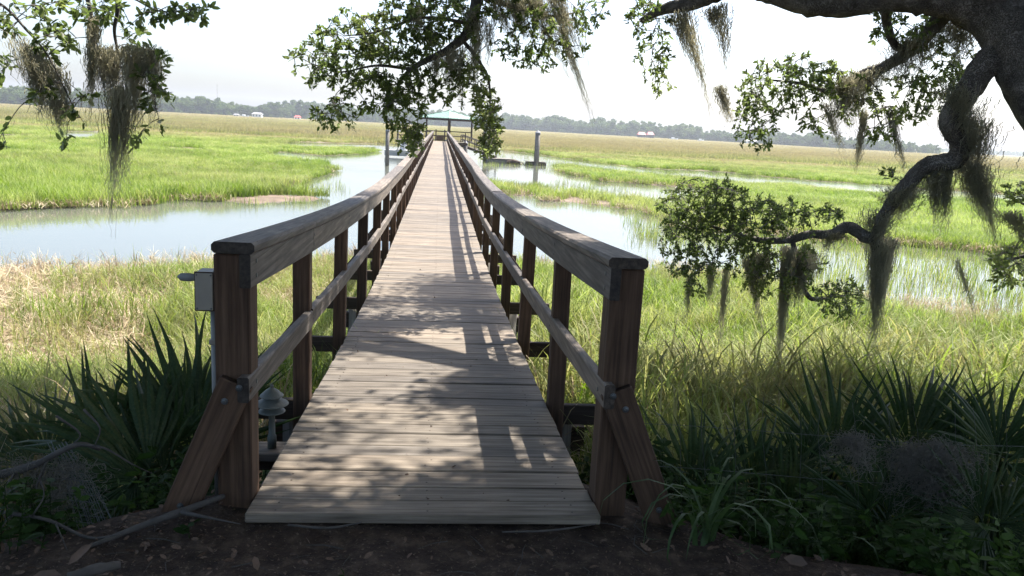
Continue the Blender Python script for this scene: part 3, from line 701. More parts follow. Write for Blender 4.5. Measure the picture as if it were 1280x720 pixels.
for k_ in range(4):
    a = Matrix.Rotation(k_*pi/2, 4, 'Z')
    V = np.array([(-R_, -R_, ez), (R_, -R_, ez), (0, 0, ap), (-R_, -R_, ez-.05), (R_, -R_, ez-.05), (0, 0, ap-.05)])
    slope_ = pput("roof_slope", mesh_np("roof_slope", V, [[0, 1, 2], [5, 4, 3], [0, 3, 4, 1]]), M_ROOF, None, M=a)
    for j in range(-4, 5):   # standing seams
        x_ = j*.5; t0 = 1-abs(x_)/R_
        p0 = Vector((x_, -R_, ez+.02)); p1 = Vector((x_, -R_*(1-t0), ez+(ap-ez)*t0+.02))
        if (p1-p0).length > .2:
            L_ = (p1-p0).length; link("roof_seam", box_mesh("roof_seam", round(L_, 2), .03, .04, .004), slope_, M_ROOF, M=bar_matrix(p0, p1))
    pput("fascia", box_mesh("fascia", 2*R_-.1, .05, .2, .005), M_BEAM, None, M=a @ Matrix.Translation((0, -R_+.06, ez-.16)))
    if k_ in (1, 2, 3):
        for zz in (.45, .95): pput("pavilion_rail", box_mesh("pavilion_rail", 3.4, .06, .10, .004), M_BEAM, None, M=a @ Matrix.Translation((0, -S*.86, zz)))
        pput("bench_seat", box_mesh("bench_seat", 2.6, .38, .05, .006), M_PILE, None, M=a @ Matrix.Translation((0, -S*.86+.3, .45)))
    hb = bar_matrix((-R_, -R_, ez+.03), (0, 0, ap+.03)); pput("roof_hip", box_mesh("roof_hip", (Vector((R_, R_, ap-ez))).length, .1, .05, .01), M_ROOF, None, M=a @ hb)
# landing platform round it
lp = empty("pier_landing", (0, 84.6, PZ), "timber landing platform in front of the green roofed pavilion", "landing")
lput = lambda name, me, mat, loc: link(name, me, lp, mat, loc)
for k_ in range(13): lput("landing_board", box_mesh("landing_board", 7.4, .145, .04, .004), M_PLANK, (-.9, .1+k_*.15, -.06))
for x_ in (-4.4, -2.4, 2.6):
    lput("landing_post", box_mesh("landing_post", .11, .11, 1.1, .006), M_BEAM, (x_, .15, .40)); 
for zz in (.42, .90): lput("landing_rail", box_mesh("landing_rail", 3.4, .05, .1, .004), M_BEAM, (-2.7, .07, zz))
lput("landing_beam", box_mesh("landing_beam", 7.4, .1, .25, .006), M_BEAM, (-.9, .2, -.22))
for x_ in (-.45, .45): lput("gate_post", box_mesh("gate_post", .12, .12, 1.25, .006), M_BEAM, (x_, .0, .55))
lput("gate_board", box_mesh("gate_board", .75, .04, .5, .004), M_POST, (0, .02, .28))
def piling(px, d, top, rad, label, capm=True, name="piling"):
    c = at(px, 190, d); t = empty(name, (c[0], d, ZW-.7), label, "piling", "pilings at the end of the boardwalk")
    h = top-(ZW-.7); V, F = tube([(0, 0, 0), (.01, 0, h*.5), (0, .01, h)], [rad*1.05, rad, rad*.95], 12, True, .03, int(px))
    link("pile_shaft", mesh_np("pile_shaft", V, F, True), t, M_PILE)
    V, F = lathe([(rad*1.12, h-.02), (rad*1.1, h+.08), (rad*.25, h+.3)], 12); link("pile_cap", mesh_np("pile_cap", V, F), t, M_GREYROOF)
    return t
piling(484, 70.7, .55, .17, "grey piling standing alone in water left of the boardwalk")
piling(671, 84.6, .95, .27, "tallest grey piling at the right end of the floating dock")
piling(606.5, 86.6, 1.1, .24, "grey piling behind the hanging oak leaves at the gangway foot")
piling(525, 84.2, .2, .27, "short thick piling under the left side of the landing")
piling(581.5, 85.0, -.5, .22, "short piling under the right corner of the landing")
# gangway
gw = empty("gangway", (2.4, 87.0, PZ), "sloping railed gangway leading down to the floating dock", "gangway")
g0 = Vector((2.3, 87.3, -.62)); g1 = Vector((6.0, 86.6, -1.75)); gd = g1-g0
side = Vector((-gd.y, gd.x, 0)).normalized()*.55
gl = lambda name, me, mat, M: link(name, me, gw, mat, M=Matrix.Translation(-gw.location) @ M)
for k_ in range(24):
    p = g0+gd*((k_+.5)/24); d_ = gd.normalized()*.075
    gl("tread", box_mesh("tread", 1.1, .148, .035, .004), M_PLANK, bar_matrix(p-side, p+side))
for sg in (-1, 1):
    o_ = side*sg
    gl("gangway_beam", box_mesh("gangway_beam", gd.length, .06, .22, .005), M_BEAM, bar_matrix(g0+o_-Vector((0, 0, .14)), g1+o_-Vector((0, 0, .14))))
    for zz in (.5, .98): gl("gangway_rail", box_mesh("gangway_rail", gd.length, .05, .10, .005), M_RAIL, bar_matrix(g0+o_+Vector((0, 0, zz)), g1+o_+Vector((0, 0, zz))))
    for k_ in range(6):
        p = g0+gd*(k_/5)+o_; gl("gangway_post", box_mesh("gangway_post", .08, .08, 1.08, .005), M_BEAM, Matrix.Translation(p+Vector((0, 0, .42))))
# floating dock
fd = empty("floating_dock", (8, 85, ZW), "low weathered floating dock with a broken sunken middle section", "floating dock")
fdl = lambda name, me, mat, loc, rot=(0, 0, 0): setattr(link(name, me, fd, mat, loc), "rotation_euler", rot)
for k_ in range(18): fdl("dock_board", box_mesh("dock_board", .145, 2.3, .05, .005), M_PILE, (-3.05+k_*.152, 1.0, .50+random.gauss(0, .008)))
fdl("dock_float", box_mesh("dock_float_block", 2.7, 2.1, .55, .03), M_BEAM, (-1.75, 1.0, .14))
fdl("dock_skirt", box_mesh("dock_skirt", 2.75, .05, .45, .006), M_PILE, (-1.75, -.08, .20))
for k_ in range(9): fdl("dock_board", box_mesh("sunken_board", .15, 2.0, .05, .005), M_BEAM, (-.25+k_*.19, .6+random.gauss(0, .08), .12+.05*sin(k_)), (random.gauss(0, .06), random.gauss(0, .15), random.gauss(0, .1)))
fdl("dock_tube", mesh_np("dock_tube", *tube([(-.9, -.15, .12), (-.3, -.25, .28), (.5, -.3, .16)], [.25, .3, .2], 10)), M_BEAM, (0, 0, 0))
for k_ in range(14): fdl("dock_board", box_mesh("dock_board_right", .145, 1.5, .05, .005), M_PILE, (1.1+k_*.152, .1, .40+random.gauss(0, .012)))
fdl("dock_float", box_mesh("dock_float_right", 2.1, 1.35, .45, .03), M_BEAM, (2.15, .1, .10))
# covered skiff left of landing
sk = empty("skiff", (-3.9, 88.5, ZW+.15), "small white skiff moored behind the left landing", "boat")
V = []
for s_, wd, zz in ((-1, .75, .6), (-.3, .85, .6), (.4, .75, .65), (1, .08, .9)):
    for y_, z_ in ((-wd, zz), (-wd*.6, 0), (wd*.6, 0), (wd, zz)): V.append((s_*2.0, y_, z_))
F = [[i*4+j, i*4+j+1, i*4+j+5, i*4+j+4] for i in range(3) for j in range(3)]+[[0, 4, 7, 3], [4, 8, 11, 7], [8, 12, 15, 11], [0, 3, 2, 1]]
link("hull", mesh_np("skiff_hull", V, F), sk, M_WHITE); link("console", box_mesh("skiff_console", .7, .7, .9, .05), sk, M_WHITE, (0, 0, 1.0))
mb = MB()
for sx in (-.6, .6):
    for sy in (-.5, .5): mb.tube([(sx, sy, .6), (sx, sy, 2.6)], .03, 6)
link("top_frame", mb.mesh("top_frame"), sk, M_GREYBOX); link("sun_top", box_mesh("sun_top", 1.7, 1.3, .07, .02), sk, M_WHITE, (0, 0, 2.63))

# ------------------------------------------------------------------ electrical box and path light
eb = empty("electrical_box", (-.80, 2.98, .80), "grey weathered switch box on the outer side of the left front post", "switch box")
body_ = link("box_body", box_mesh("switch_box", .068, .085, .145, .006), eb, M_GREYBOX, (-.034, .01, 0))
cov_ = box_mesh("box_cover", .062, .006, .138, .002); link("box_cover", cov_, body_, M_GREYBOX, (0, -.0465, 0))
for sx in (-1, 1):
    for sz in (-1, 1): link("screw", mesh_np("screw", *lathe([(.0035, 0), (.003, .0015)], 8)), body_, M_WIRE, M=Matrix.Translation((sx*.025, -.0497, sz*.062)) @ Matrix.Rotation(pi/2, 4, 'X'))
link("box_seam", box_mesh("box_seam", .070, .004, .147, .001), body_, M_BEAM, (0, -.0425, 0))
V, F = lathe([(.005, 0), (.012, .004), (.016, .03), (.0145, .06), (.004, .072)], 10); V = V*np.array([1, .45, 1])
link("switch_lever", mesh_np("switch_lever", np.stack([-V[:, 2]-.066, V[:, 1], V[:, 0]+.045], -1), F, True), eb, M_CONDUIT)
conduit_ = link("conduit", mesh_np("conduit", *tube([(-.014, .012, -.07), (-.014, .012, -.45), (-.012, .012, -.85)], .013, 10), True), eb, M_CONDUIT)
for z_ in (-.2, -.6): link("conduit_strap", box_mesh("conduit_strap", .034, .034, .02, .003), conduit_, M_GREYBOX, (-.014, .012, z_))
lc = at(340, 545, 3.75)
pl = empty("path_light", lc, "tiered grey pagoda garden light beside the left deck edge", "garden light")
link("stem", mesh_np("stem", *lathe([(.022, -.06), (.022, 0), (.016, .01), (.015, .105), (.03, .115)], 14), True), pl, M_LIGHT)
link("lens", mesh_np("lens", *lathe([(.024, .112), (.026, .12), (.026, .215), (.02, .22)], 14), True), pl, M_GLASS)
for r_, z_, h_, q_ in ((.064, .128, .030, .028), (.080, .166, .034, .028), (.056, .206, .042, .006)):
    tier_ = link("shade_tier", mesh_np("shade_tier", *lathe([(q_, z_+.004), (r_*.96, z_-.003), (r_, z_), (r_*.96, z_+.004), (r_*.55, z_+h_*.62), (q_*1.05, z_+h_), (q_*.6, z_+h_+.004)], 22), False), pl, M_LIGHT)
link("finial", mesh_np("finial", *lathe([(.006, .246), (.009, .256), (.003, .266)], 12), True), tier_, M_LIGHT)
ledge = empty("light_ledge", (lc[0]+.02, lc[1], lc[2]-.06), "short weathered board ledge under the garden light", "ledge")
link("ledge_board", box_mesh("ledge_board", .46, .16, .04, .005), ledge, M_RAIL, (.0, 0, -.02)); link("ledge_cleat", box_mesh("ledge_cleat", .46, .045, .09, .005), ledge, M_BEAM, (0, .05, -.087))

# ------------------------------------------------------------------ live oak
OAK = empty("live_oak", (5.3, 4.4, -1.2), "huge live oak at right with sprawling dark limbs overhanging the boardwalk", "tree")
OINV = Matrix.Translation(-Vector((5.3, 4.4, -1.2)))
oaklink = lambda name, me, mat: link(name, me, OAK, mat, M=OINV)
LIMBS = []; SKEL = []     # (points, radii) for twig attachment
def limb(name, pts, seed, n=14, kk=7):
    A = np.array([[*at(p[0], p[1], p[2]), p[3]] for p in pts]); C = catmull(A, kk); P = C[:, :3].copy(); R = np.maximum(C[:, 3], .004)
    rg = np.random.default_rng(seed)
    V, F = tube(P, R, n, True, .045, seed); o_ = oaklink(name, mesh_np(name, V, F, True), M_BARK); SKEL.append((P, R))
    if name == "limb": LIMBS.append((o_, P))
    else:      # a branch belongs to the limb it grows from
        o_.parent = min(LIMBS, key=lambda l: ((l[1]-P[0])**2).sum(1).min())[0]; o_.matrix_basis = Matrix.Identity(4)
    return P
Wp = lambda x, y, z, r: (x, y, z, r)
V_, F_ = None, None
def limb_w(name, pts, seed, n=14, kk=6):
    C = catmull(np.array(pts), kk); V, F = tube(C[:, :3], np.maximum(C[:, 3], .004), n, True, .04, seed)
    LIMBS.append((oaklink(name, mesh_np(name, V, F, True), M_BARK), C[:, :3])); SKEL.append((C[:, :3], C[:, 3]))
pa = [tuple(at(*p[:3]))+(p[3],) for p in ((1385, 250, 5.0, .25), (1314, 126, 5.05, .215), (1274, 60, 5.15, .19), (1244, 8, 5.3, .175))]
limb_w("trunk", [(5.3, 4.4, -1.6, .42), (5.1, 4.45, -.4, .33)]+pa, 1, 20)
limb("limb", [(1246, 20, 5.3, .18), (1208, -2, 5.35, .16), (1160, -8, 5.4, .142), (1110, -10, 5.5, .125), (1050, 0, 5.6, .12), (1000, -4, 5.75, .113), (950, -18, 5.9, .10), (905, -14, 6.1, .08), (865, 3, 6.3, .058), (828, 12, 6.5, .04), (800, 26, 6.6, .018)], 2)
limb("limb", [(1262, 62, 5.15, .10), (1233, 80, 5.2, .092), (1205, 122, 5.25, .078), (1188, 152, 5.3, .076), (1201, 178, 5.35, .074), (1193, 200, 5.4, .068), (1158, 207, 5.5, .055), (1130, 236, 5.6, .056), (1106, 268, 5.7, .046), (1096, 300, 5.75, .045), (1099, 330, 5.8, .018)], 3)
limb("limb", [(1102, 300, 5.74, .04), (1082, 296, 5.8, .046), (1060, 284, 5.9, .045), (1038, 293, 6.0, .038), (1012, 293, 6.1, .034), (985, 300, 6.2, .03), (950, 300, 6.3, .024), (910, 290, 6.4, .016), (870, 275, 6.5, .008)], 4)
limb("branch", [(990, 299, 6.18, .022), (1000, 340, 6.2, .018), (1012, 372, 6.2, .02), (1040, 372, 6.25, .01), (1062, 368, 6.3, .006)], 5, 8)
limb("branch", [(1192, 2, 5.4, .07), (1166, 34, 5.6, .052), (1142, 60, 5.8, .046), (1108, 82, 6.0, .042), (1076, 94, 6.2, .036), (1040, 114, 6.4, .022), (1000, 104, 6.6, .013), (962, 100, 6.7, .007)], 6)
limb("branch", [(1112, -5, 5.5, .05), (1108, 25, 5.7, .035), (1118, 55, 5.85, .03), (1135, 66, 5.85, .02)], 7, 8)
limb("branch", [(1300, 12, 6.0, .035), (1262, 24, 6.3, .03), (1240, 22, 6.5, .02), (1200, 30, 6.8, .01)], 8, 8)
# limbs that rise out of the frame and come back down over the boardwalk
c0 = at(905, -14, 6.1); c1 = at(600, -8, 7.4); c2 = at(112, -12, 6.2)
limb_w("limb", [tuple(at(1232, 20, 5.3))+(.2,), (3.6, 5.8, 3.6, .17), (2.3, 6.6, 4.0, .13), (.9, 7.3, 3.7, .10), (.1, 7.45, 2.9, .07), tuple(c1)+(.052,)], 9)
limb_w("limb", [(.9, 7.3, 3.7, .09), (-.8, 6.9, 3.8, .07), (-2.2, 6.4, 3.1, .05), tuple(c2)+(.02,)], 10, 10)
limb_w("limb", [(2.3, 6.6, 4.0, .12), (1.2, 8.4, 5.0, .10), (-.6, 9.8, 5.6, .07), (-2.4, 10.5, 5.8, .04)], 11, 10)
limb_w("limb", [(3.6, 5.8, 3.6, .14), (4.2, 8.0, 5.0, .11), (4.4, 10.0, 5.8, .06)], 12, 10)
limb_w("limb", [(5.1, 4.45, -.2, .26), (5.6, 2.6, 2.5, .24), (4.2, .2, 4.8, .18), (1.2, -2.2, 6.0, .12), (-3, -3, 6.4, .06)], 13, 10)
limb_w("limb", [(4.2, .2, 4.8, .14), (.5, 2.0, 5.6, .10), (-3.0, 4.0, 6.0, .06)], 14, 10)
limb("branch", [(612, -30, 7.35, .06), (597, -2, 7.4, .054), (588, 36, 7.4, .046), (560, 62, 7.35, .036), (524, 80, 7.3, .025), (503, 98, 7.3, .015), (490, 130, 7.3, .007)], 15, 10)
limb("branch", [(512, 86, 7.3, .016), (470, 82, 7.2, .011), (425, 90, 7.1, .007), (390, 80, 7.1, .004)], 16, 7)
limb("branch", [(578, 50, 7.4, .02), (600, 78, 7.35, .014), (612, 108, 7.3, .010), (611, 185, 7.3, .005)], 17, 7)
limb("branch", [(600, -5, 7.4, .03), (640, 8, 7.5, .02), (690, 20, 7.6, .011), (735, 12, 7.7, .005)], 18, 7)
limb("branch", [(590, 30, 7.4, .02), (530, 22, 7.3, .013), (470, 40, 7.2, .008), (430, 45, 7.2, .005)], 19, 7)
limb("branch", [(100, -25, 6.2, .02), (112, 8, 6.2, .016), (120, 60, 6.2, .01), (140, 80, 6.2, .008), (185, 95, 6.15, .006), (196, 140, 6.1, .004)], 20, 7)
limb("branch", [(-30, -10, 6.0, .012), (5, 8, 6.0, .01), (32, 36, 6.0, .009), (60, 70, 6.0, .006), (90, 130, 6.0, .004)], 21, 7)
limb("branch", [(112, -5, 6.2, .011), (160, -4, 6.1, .007), (200, 14, 6.1, .006), (250, 10, 6.0, .003)], 22, 7)
limb("branch", [(145, -20, 6.2, .02), (147, 10, 6.25, .016), (143, 40, 6.25, .012), (150, 75, 6.25, .008)], 23, 7)
limb("branch", [(1330, 330, 5.6, .03), (1285, 320, 5.7, .016), (1255, 330, 5.8, .009), (1240, 340, 5.8, .005)], 24, 7)
limb("branch", [(1330, 280, 5.7, .02), (1285, 258, 5.8, .01), (1262, 245, 5.8, .005)], 25, 7)

LEAFV = np.array([(0, 0, 0), (.28, -.20, .035), (.28, .20, .035), (.34, 0, -.01), (.72, -.185, .04), (.72, .185, .04), (.76, 0, .0), (1, 0, -.04)])
LEAFF = np.array([(0, 1, 3), (0, 3, 2), (1, 4, 6), (1, 6, 3), (2, 3, 6), (2, 6, 5), (4, 7, 6), (5, 6, 7)])
def leaf_cloud(pos, dirs, size, rg, droop=.25):
    n = len(pos); d = dirs/np.linalg.norm(dirs, axis=1)[:, None]
    u = rg.normal(size=(n, 3)); u[:, 2] += 1.2; s = np.cross(u, d); s /= np.linalg.norm(s, axis=1)[:, None]+1e-9; nn = np.cross(d, s)
    L = LEAFV[None]*size[:, None, None]
    V = pos[:, None]+L[..., 0:1]*d[:, None]+L[..., 1:2]*s[:, None]+L[..., 2:3]*nn[:, None]
    F = LEAFF[None]+(np.arange(n)*len(LEAFV))[:, None, None]
    return V.reshape(-1, 3), F.reshape(-1, 3)
ALLP = np.concatenate([p for p, r in SKEL])
def crown(label_name, blobs, seed, leaf=.05, per=17, dens=1.0):
    """blobs: (px, py, rx, ry, d, n clusters). Twigs run from the nearest limb to each cluster of leaves"""
    rg = np.random.default_rng(seed); Ps = []; Ds = []; tw = MB(); CC = []
    for bx, by, rx, ry, d, ncl in blobs:
        for _ in range(int(ncl*dens*1.15)):
            while True:
                q = rg.uniform(-1, 1, 2)
                if q@q < 1: break
            dep = d+rg.normal(0, .22); CC.append(at(bx+q[0]*rx, by+q[1]*ry, dep))
    near = [np.sqrt(((ALLP-c)**2).sum(1).min()) for c in CC]; done = ALLP
    for ci in np.argsort(near):
        if True:
            c = CC[ci]; a = done[np.argmin(((done-c)**2).sum(1))]; done = np.vstack([done, c])
            v = c-a; Lv = np.linalg.norm(v)
            mid = a+v*.5+rg.normal(0, .05, 3)*min(1, Lv)+np.array([0, 0, .08*Lv]); end = c+v/(Lv+1e-6)*.06+np.array([0, 0, -.02])
            C = catmull([a, mid, c, end], 3); tw.add(*tube(C, np.linspace(.0042, .0012, len(C)), 4, False))
            ax = (end-mid); ax /= np.linalg.norm(ax)+1e-9; k_ = rg.integers(int(per*.6), int(per*1.5))
            t = rg.random(k_)**.8; base = mid+(end-mid)*(.25+.75*t)[:, None]
            dr = ax*.55+rg.normal(0, .62, (k_, 3))+np.array([0, 0, -.08]); Ps.append(base+rg.normal(0, .008, (k_, 3))); Ds.append(dr)
    P = np.concatenate(Ps); D = np.concatenate(Ds); sz = leaf*rg.uniform(.6, 1.25, len(P))
    V, F = leaf_cloud(P, D, sz, rg); o = oaklink("foliage", mesh_np("foliage", V, F), M_LEAF); o["kind"] = "stuff"
    o2 = oaklink("twig", tw.mesh("twigs"), M_BARK); o2["kind"] = "stuff"
crown("centre", [(395, 76, 30, 26, 7.1, 26), (440, 58, 48, 46, 7.15, 80), (500, 35, 55, 40, 7.25, 100), (555, 22, 45, 30, 7.4, 70), (460, 112, 48, 26, 7.15, 42), (425, 140, 30, 18, 7.1, 20),
    (505, 140, 26, 44, 7.25, 60), (512, 172, 16, 18, 7.25, 14), (490, 80, 50, 30, 7.3, 60), (560, 100, 34, 24, 7.3, 36), (609, 128, 13, 34, 7.3, 46), (612, 165, 11, 30, 7.3, 34), (655, 42, 40, 36, 7.5, 46), (703, 34, 40, 36, 7.6, 40), (742, 10, 22, 14, 7.7, 12), (675, 72, 18, 16, 7.55, 10), (585, 85, 20, 24, 7.35, 22), (620, 5, 60, 14, 7.4, 40)], 31, .044, 18)
crown("right", [(965, 112, 42, 34, 6.65, 62), (944, 152, 24, 36, 6.6, 34), (1010, 92, 38, 28, 6.5, 54), (1052, 116, 36, 28, 6.3, 44), (1130, 122, 42, 32, 6.0, 46), (1098, 152, 24, 22, 6.1, 14), (1172, 92, 30, 32, 5.9, 36), (1160, 40, 22, 20, 5.7, 22), (1112, 30, 18, 24, 5.8, 18), (1030, 150, 30, 20, 6.4, 12), (1200, 60, 16, 34, 5.9, 12), (1262, 20, 16, 16, 6.4, 8)], 32, .040, 17)
crown("limb_end", [(815, 48, 24, 46, 6.6, 36), (800, 12, 18, 16, 6.6, 16), (826, 92, 12, 22, 6.6, 8), (1118, 215, 8, 8, 5.6, 4)], 33, .040, 15)
crown("low", [(868, 255, 42, 32, 6.5, 95), (852, 300, 26, 40, 6.5, 66), (905, 268, 42, 42, 6.4, 110), (950, 285, 38, 36, 6.3, 85), (985, 272, 28, 22, 6.2, 40), (1030, 268, 26, 10, 6.05, 16), (925, 320, 60, 22, 6.35, 50), (962, 345, 34, 22, 6.25, 34), (1050, 370, 28, 20, 6.25, 40), (1010, 330, 18, 26, 6.2, 18), (870, 340, 24, 24, 6.5, 18)], 34, .034, 20)
crown("left", [(28, 18, 36, 18, 6.0, 16), (72, 48, 34, 18, 6.05, 16), (8, 90, 10, 20, 6.0, 4), (50, 112, 18, 24, 6.0, 6), (100, 128, 14, 24, 6.0, 5), (125, 12, 36, 12, 6.2, 12), (200, 14, 30, 8, 6.1, 9), (246, 14, 18, 12, 6.0, 7), (190, 86, 16, 26, 6.1, 11), (197, 128, 12, 22, 6.1, 8), (176, 166, 12, 12, 6.1, 4), (165, 46, 12, 16, 6.2, 5), (85, 175, 8, 6, 6.0, 2), (3, 172, 4, 8, 5.9, 2), (100, 8, 60, 8, 6.1, 10)], 35, .062, 11)
crown("edge", [(1262, 332, 26, 24, 5.75, 42), (1272, 248, 14, 24, 5.8, 10), (1280, 290, 12, 20, 5.75, 8)], 36, .046, 14)
# the rest of the crown, overhead
def clump_proto(seed):
    rg = np.random.default_rng(seed); n = 110; p = rg.normal(0, .19, (n, 3))*np.array([1, 1, .6]); V, F = leaf_cloud(p, rg.normal(size=(n, 3)), rg.uniform(.07, .11, n), rg)
    me = mesh_np("leaf_clump", V, F); me.materials.append(M_LEAF); return me
n = 21000
x = RNG.uniform(-9, 11, n); y = RNG.uniform(-13, 13, n); z = RNG.uniform(4.6, 8.2, n)
x[15000:] = RNG.uniform(-1.5, 5.5, 6000); y[15000:] = RNG.uniform(1.5, 9.5, 6000)
gx, gy = x-.40*z, y-.35*z            # where its shadow falls on the ground
dn = vnoise(gx*1.0, gy*1.3, 91)*.68+vnoise(gx*2.1, gy*2.4, 92)*.32
lim = np.where(gy > 6.4, .50, np.where(gy > 5, .48, np.where(gy > 2.6, .455, np.where(gy > -.6, .28, .46))))
lim = np.where((gx > 1.1) & (gy < 6) & (gy > -.6), .33, lim); lim = np.where((gx < -1.1) & (gy < 5.5) & (gy > -.6), .42, lim); lim = np.where((gx > 5) | (gx < -5.5) | (gy < -2.2), .66, lim)
for a0, a1, b0, b1 in ((-2.7, -.1, 5.6, 7.4), (.3, 3.1, 5.0, 7.0), (-4.8, -2.8, 4.5, 6.2), (4.0, 5.0, 5.0, 6.4)): lim = np.where((gx > a0) & (gx < a1) & (gy > b0) & (gy < b1), .80, lim)
dk = (np.abs(gx) < 1.0) & (gy > 2.2)
dnd = vnoise(gx*1.2+3.3, gy*2.0, 95)*.7+vnoise(gx*2.6, gy*3.6, 96)*.3
dn = np.where(dk, dnd, dn); lim = np.where(dk, np.interp(gy, [2.2, 3.4, 5, 7, 9.6], [.47, .54, .57, .59, .64]), lim)
edge = 8.2+np.where(dk, 1.5, 0)+(vnoise(gx*.4, gx*0, 93)-.5)*3-.0*gx
edge = np.where(gx > 1.2, edge-.6, edge)
keep = (dn > lim) & (gy < edge)
# gaps between the leaf sprays that let sun patches through to the deck
for hx, hy, rx, ry in ((-.42, 3.35, .30, .14), (-.05, 3.75, .42, .13), (.30, 4.2, .26, .14), (-.22, 4.45, .32, .12), (.15, 5.05, .36, .13), (-.35, 5.3, .22, .12), (.10, 5.95, .40, .14), (-.3, 6.6, .3, .14), (.45, 3.2, .08, .06), (.2, 6.9, .3, .14), (.1, 2.35, .16, .10), (-.3, 3.02, .26, .09), (.22, 3.45, .28, .10), (.0, 4.8, .3, .1)):
    keep &= ~((((gx-hx)/(rx+.20))**2+((gy-hy)/(ry+.20))**2) < 1)
x, y, z = x[keep], y[keep], z[keep]; n = len(x)
o = scatter("foliage", np.stack([x, y, z], -1), RNG.uniform(0, 6.28, n), RNG.uniform(.8, 1.3, n), RNG.random(n), np.zeros(n), [clump_proto(200+i) for i in range(5)], None)
o.parent = OAK; o.matrix_basis = OINV

# ------------------------------------------------------------------ spanish moss
def moss(px, py, d, w, length, n, label, sway=0.0, slope=0.0, taper=.65, rad=.0025, curl=.016, fuzz=1.0, dep=.14):
    """hangs from a branch: px,py top centre, w/length in photo pixels, sway = sideways drift per unit length, slope = dy/dx of the branch it hangs on"""
    n = int(n*1.15); rg = np.random.default_rng(int(px*7+py)); sc = d/1000.0; top = at(px, py, d); K = 14
    o = empty("spanish_moss", top, label, "spanish moss", "spanish moss hanging in the live oak")
    m_ = max(1, int(round(w/11))); lc = (np.linspace(-1, 1, m_+2)[1:-1] if m_ > 1 else np.zeros(1))+rg.normal(0, .12, m_); ll = rg.uniform(.35, 1.0, m_); ll[rg.integers(0, m_)] = 1.0
    ll = ll*(1-taper*.55*np.abs(lc)); li = rg.integers(0, m_, n); off = rg.normal(0, .6, n)/m_*(1.6 if m_ > 1 else .7)
    u = np.clip(lc[li]+off, -1.15, 1.15); x0 = u*w*sc/2; y0 = rg.normal(0, dep*min(1, w/40), n)
    z0 = -u*w/2*slope*sc+rg.normal(0, .012, n)
    Ls = length*sc*ll[li]*rg.uniform(.25, 1.0, n)**.8*1.12*np.exp(-np.abs(off)*m_*.35)
    start = rg.random(n)**1.5*.4*(rg.random(n) < .55); z0 = z0-start*length*sc*ll[li]; pull = -off*w*sc/2*.6; lsw = rg.normal(0, .06, m_)[li]
    t = np.linspace(0, 1, K+1)[None]; ph = rg.uniform(0, 6.28, (n, 4)); fr = rg.uniform(2, 8, (n, 4))
    A = curl*(.35+.9*t)*fuzz*rg.uniform(.4, 1.5, (n, 1))
    X_ = x0[:, None]+pull[:, None]*smooth(t*1.2)+(sway+lsw)[:, None]*(Ls[:, None]*t**1.1+(start*length*sc)[:, None])+A*np.sin(ph[:, :1]+fr[:, :1]*t*3)+A*.6*np.sin(ph[:, 1:2]+fr[:, 1:2]*t*7)
    Y_ = y0[:, None]*(1-.5*t)+A*np.sin(ph[:, 2:3]+fr[:, 2:3]*t*3)+A*.6*np.sin(ph[:, 3:4]+fr[:, 3:4]*t*7)
    Z_ = z0[:, None]-Ls[:, None]*t+A*.7*np.sin(ph[:, 1:2]*2+fr[:, 2:3]*t*6)
    P = X_[..., None]*RT+Y_[..., None]*np.array([0, 1.0, 0])+Z_[..., None]*np.array([0, 0, 1.0])
    r = rad*(1-.6*t)*rg.uniform(.6, 1.3, (n, 1)); V = np.zeros((n, K+1, 3, 3))
    for a in range(3):
        V[:, :, a] = P+r[..., None]*(np.array([cos(a*2.094), sin(a*2.094), 0])+np.array([0, 0, .3*(a-1)]))
    idx = np.arange(n*(K+1)*3).reshape(n, K+1, 3); Fs = []
    for a in range(3):
        b = (a+1) % 3; Fs.append(np.stack([idx[:, :-1, a], idx[:, :-1, b], idx[:, 1:, b], idx[:, 1:, a]], -1).reshape(-1, 4))
    link("moss_strand", mesh_np("moss", V.reshape(-1, 3), np.concatenate(Fs)), o, M_MOSS)["kind"] = "stuff"
    return o
moss(50, 70, 6.0, 46, 92, 520, "broad slanting moss clump at far left against the sky", .12, .95, .35)
moss(74, 128, 6.0, 22, 38, 120, "short pale tuft at lower end of the far left slanting moss", .1, .3)
moss(118, 22, 6.2, 14, 90, 150, "thin brown strip of moss left of the largest left clump", 0, .1, .3)
moss(155, 60, 6.2, 78, 98, 760, "largest bushy moss clump hanging at left with pale top", -.02, .0, .45)
moss(150, 110, 6.2, 26, 140, 260, "long tapering moss tail pointing down over the left marsh", .0, 0, .5)
moss(190, 70, 6.15, 18, 90, 90, "wispy pale moss along the leafy twig at left", 0, .3, .3)
moss(598, 20, 7.4, 40, 60, 260, "grey moss around the stem of the central oak branch", .05, .3, .4)
moss(566, 62, 7.35, 60, 72, 380, "grey moss curtain hanging below the bend of the central branch", .0, -.4, .35)
moss(520, 10, 7.3, 22, 36, 90, "small grey tuft high in the central oak leaves", 0, 0, .4)
moss(650, -5, 7.5, 46, 60, 260, "grey moss wisps right of the central branch stem", .45, 0, .3)
moss(630, -6, 7.45, 56, 74, 260, "feathery moss wisps at top just right of the central stem", .5, 0, .4)
moss(690, -8, 7.6, 26, 128, 230, "longest windblown moss streamer right of the central branch", .42, 0, .3, fuzz=.7)
moss(664, -6, 7.6, 22, 86, 150, "shorter windblown streamer beside the longest one", .55, 0, .3, fuzz=.7)
moss(850, 14, 6.35, 26, 110, 230, "drooping moss streamer below left end of the upper right limb", .36, -.3, .4, fuzz=.8)
moss(898, 108, 6.3, 14, 44, 90, "small hanging knot of moss below the upper limb streamers", .35, 0, .4)
moss(893, 8, 6.2, 24, 82, 190, "straight moss streamer just right of the drooping one", .12, -.2, .5, fuzz=.8)
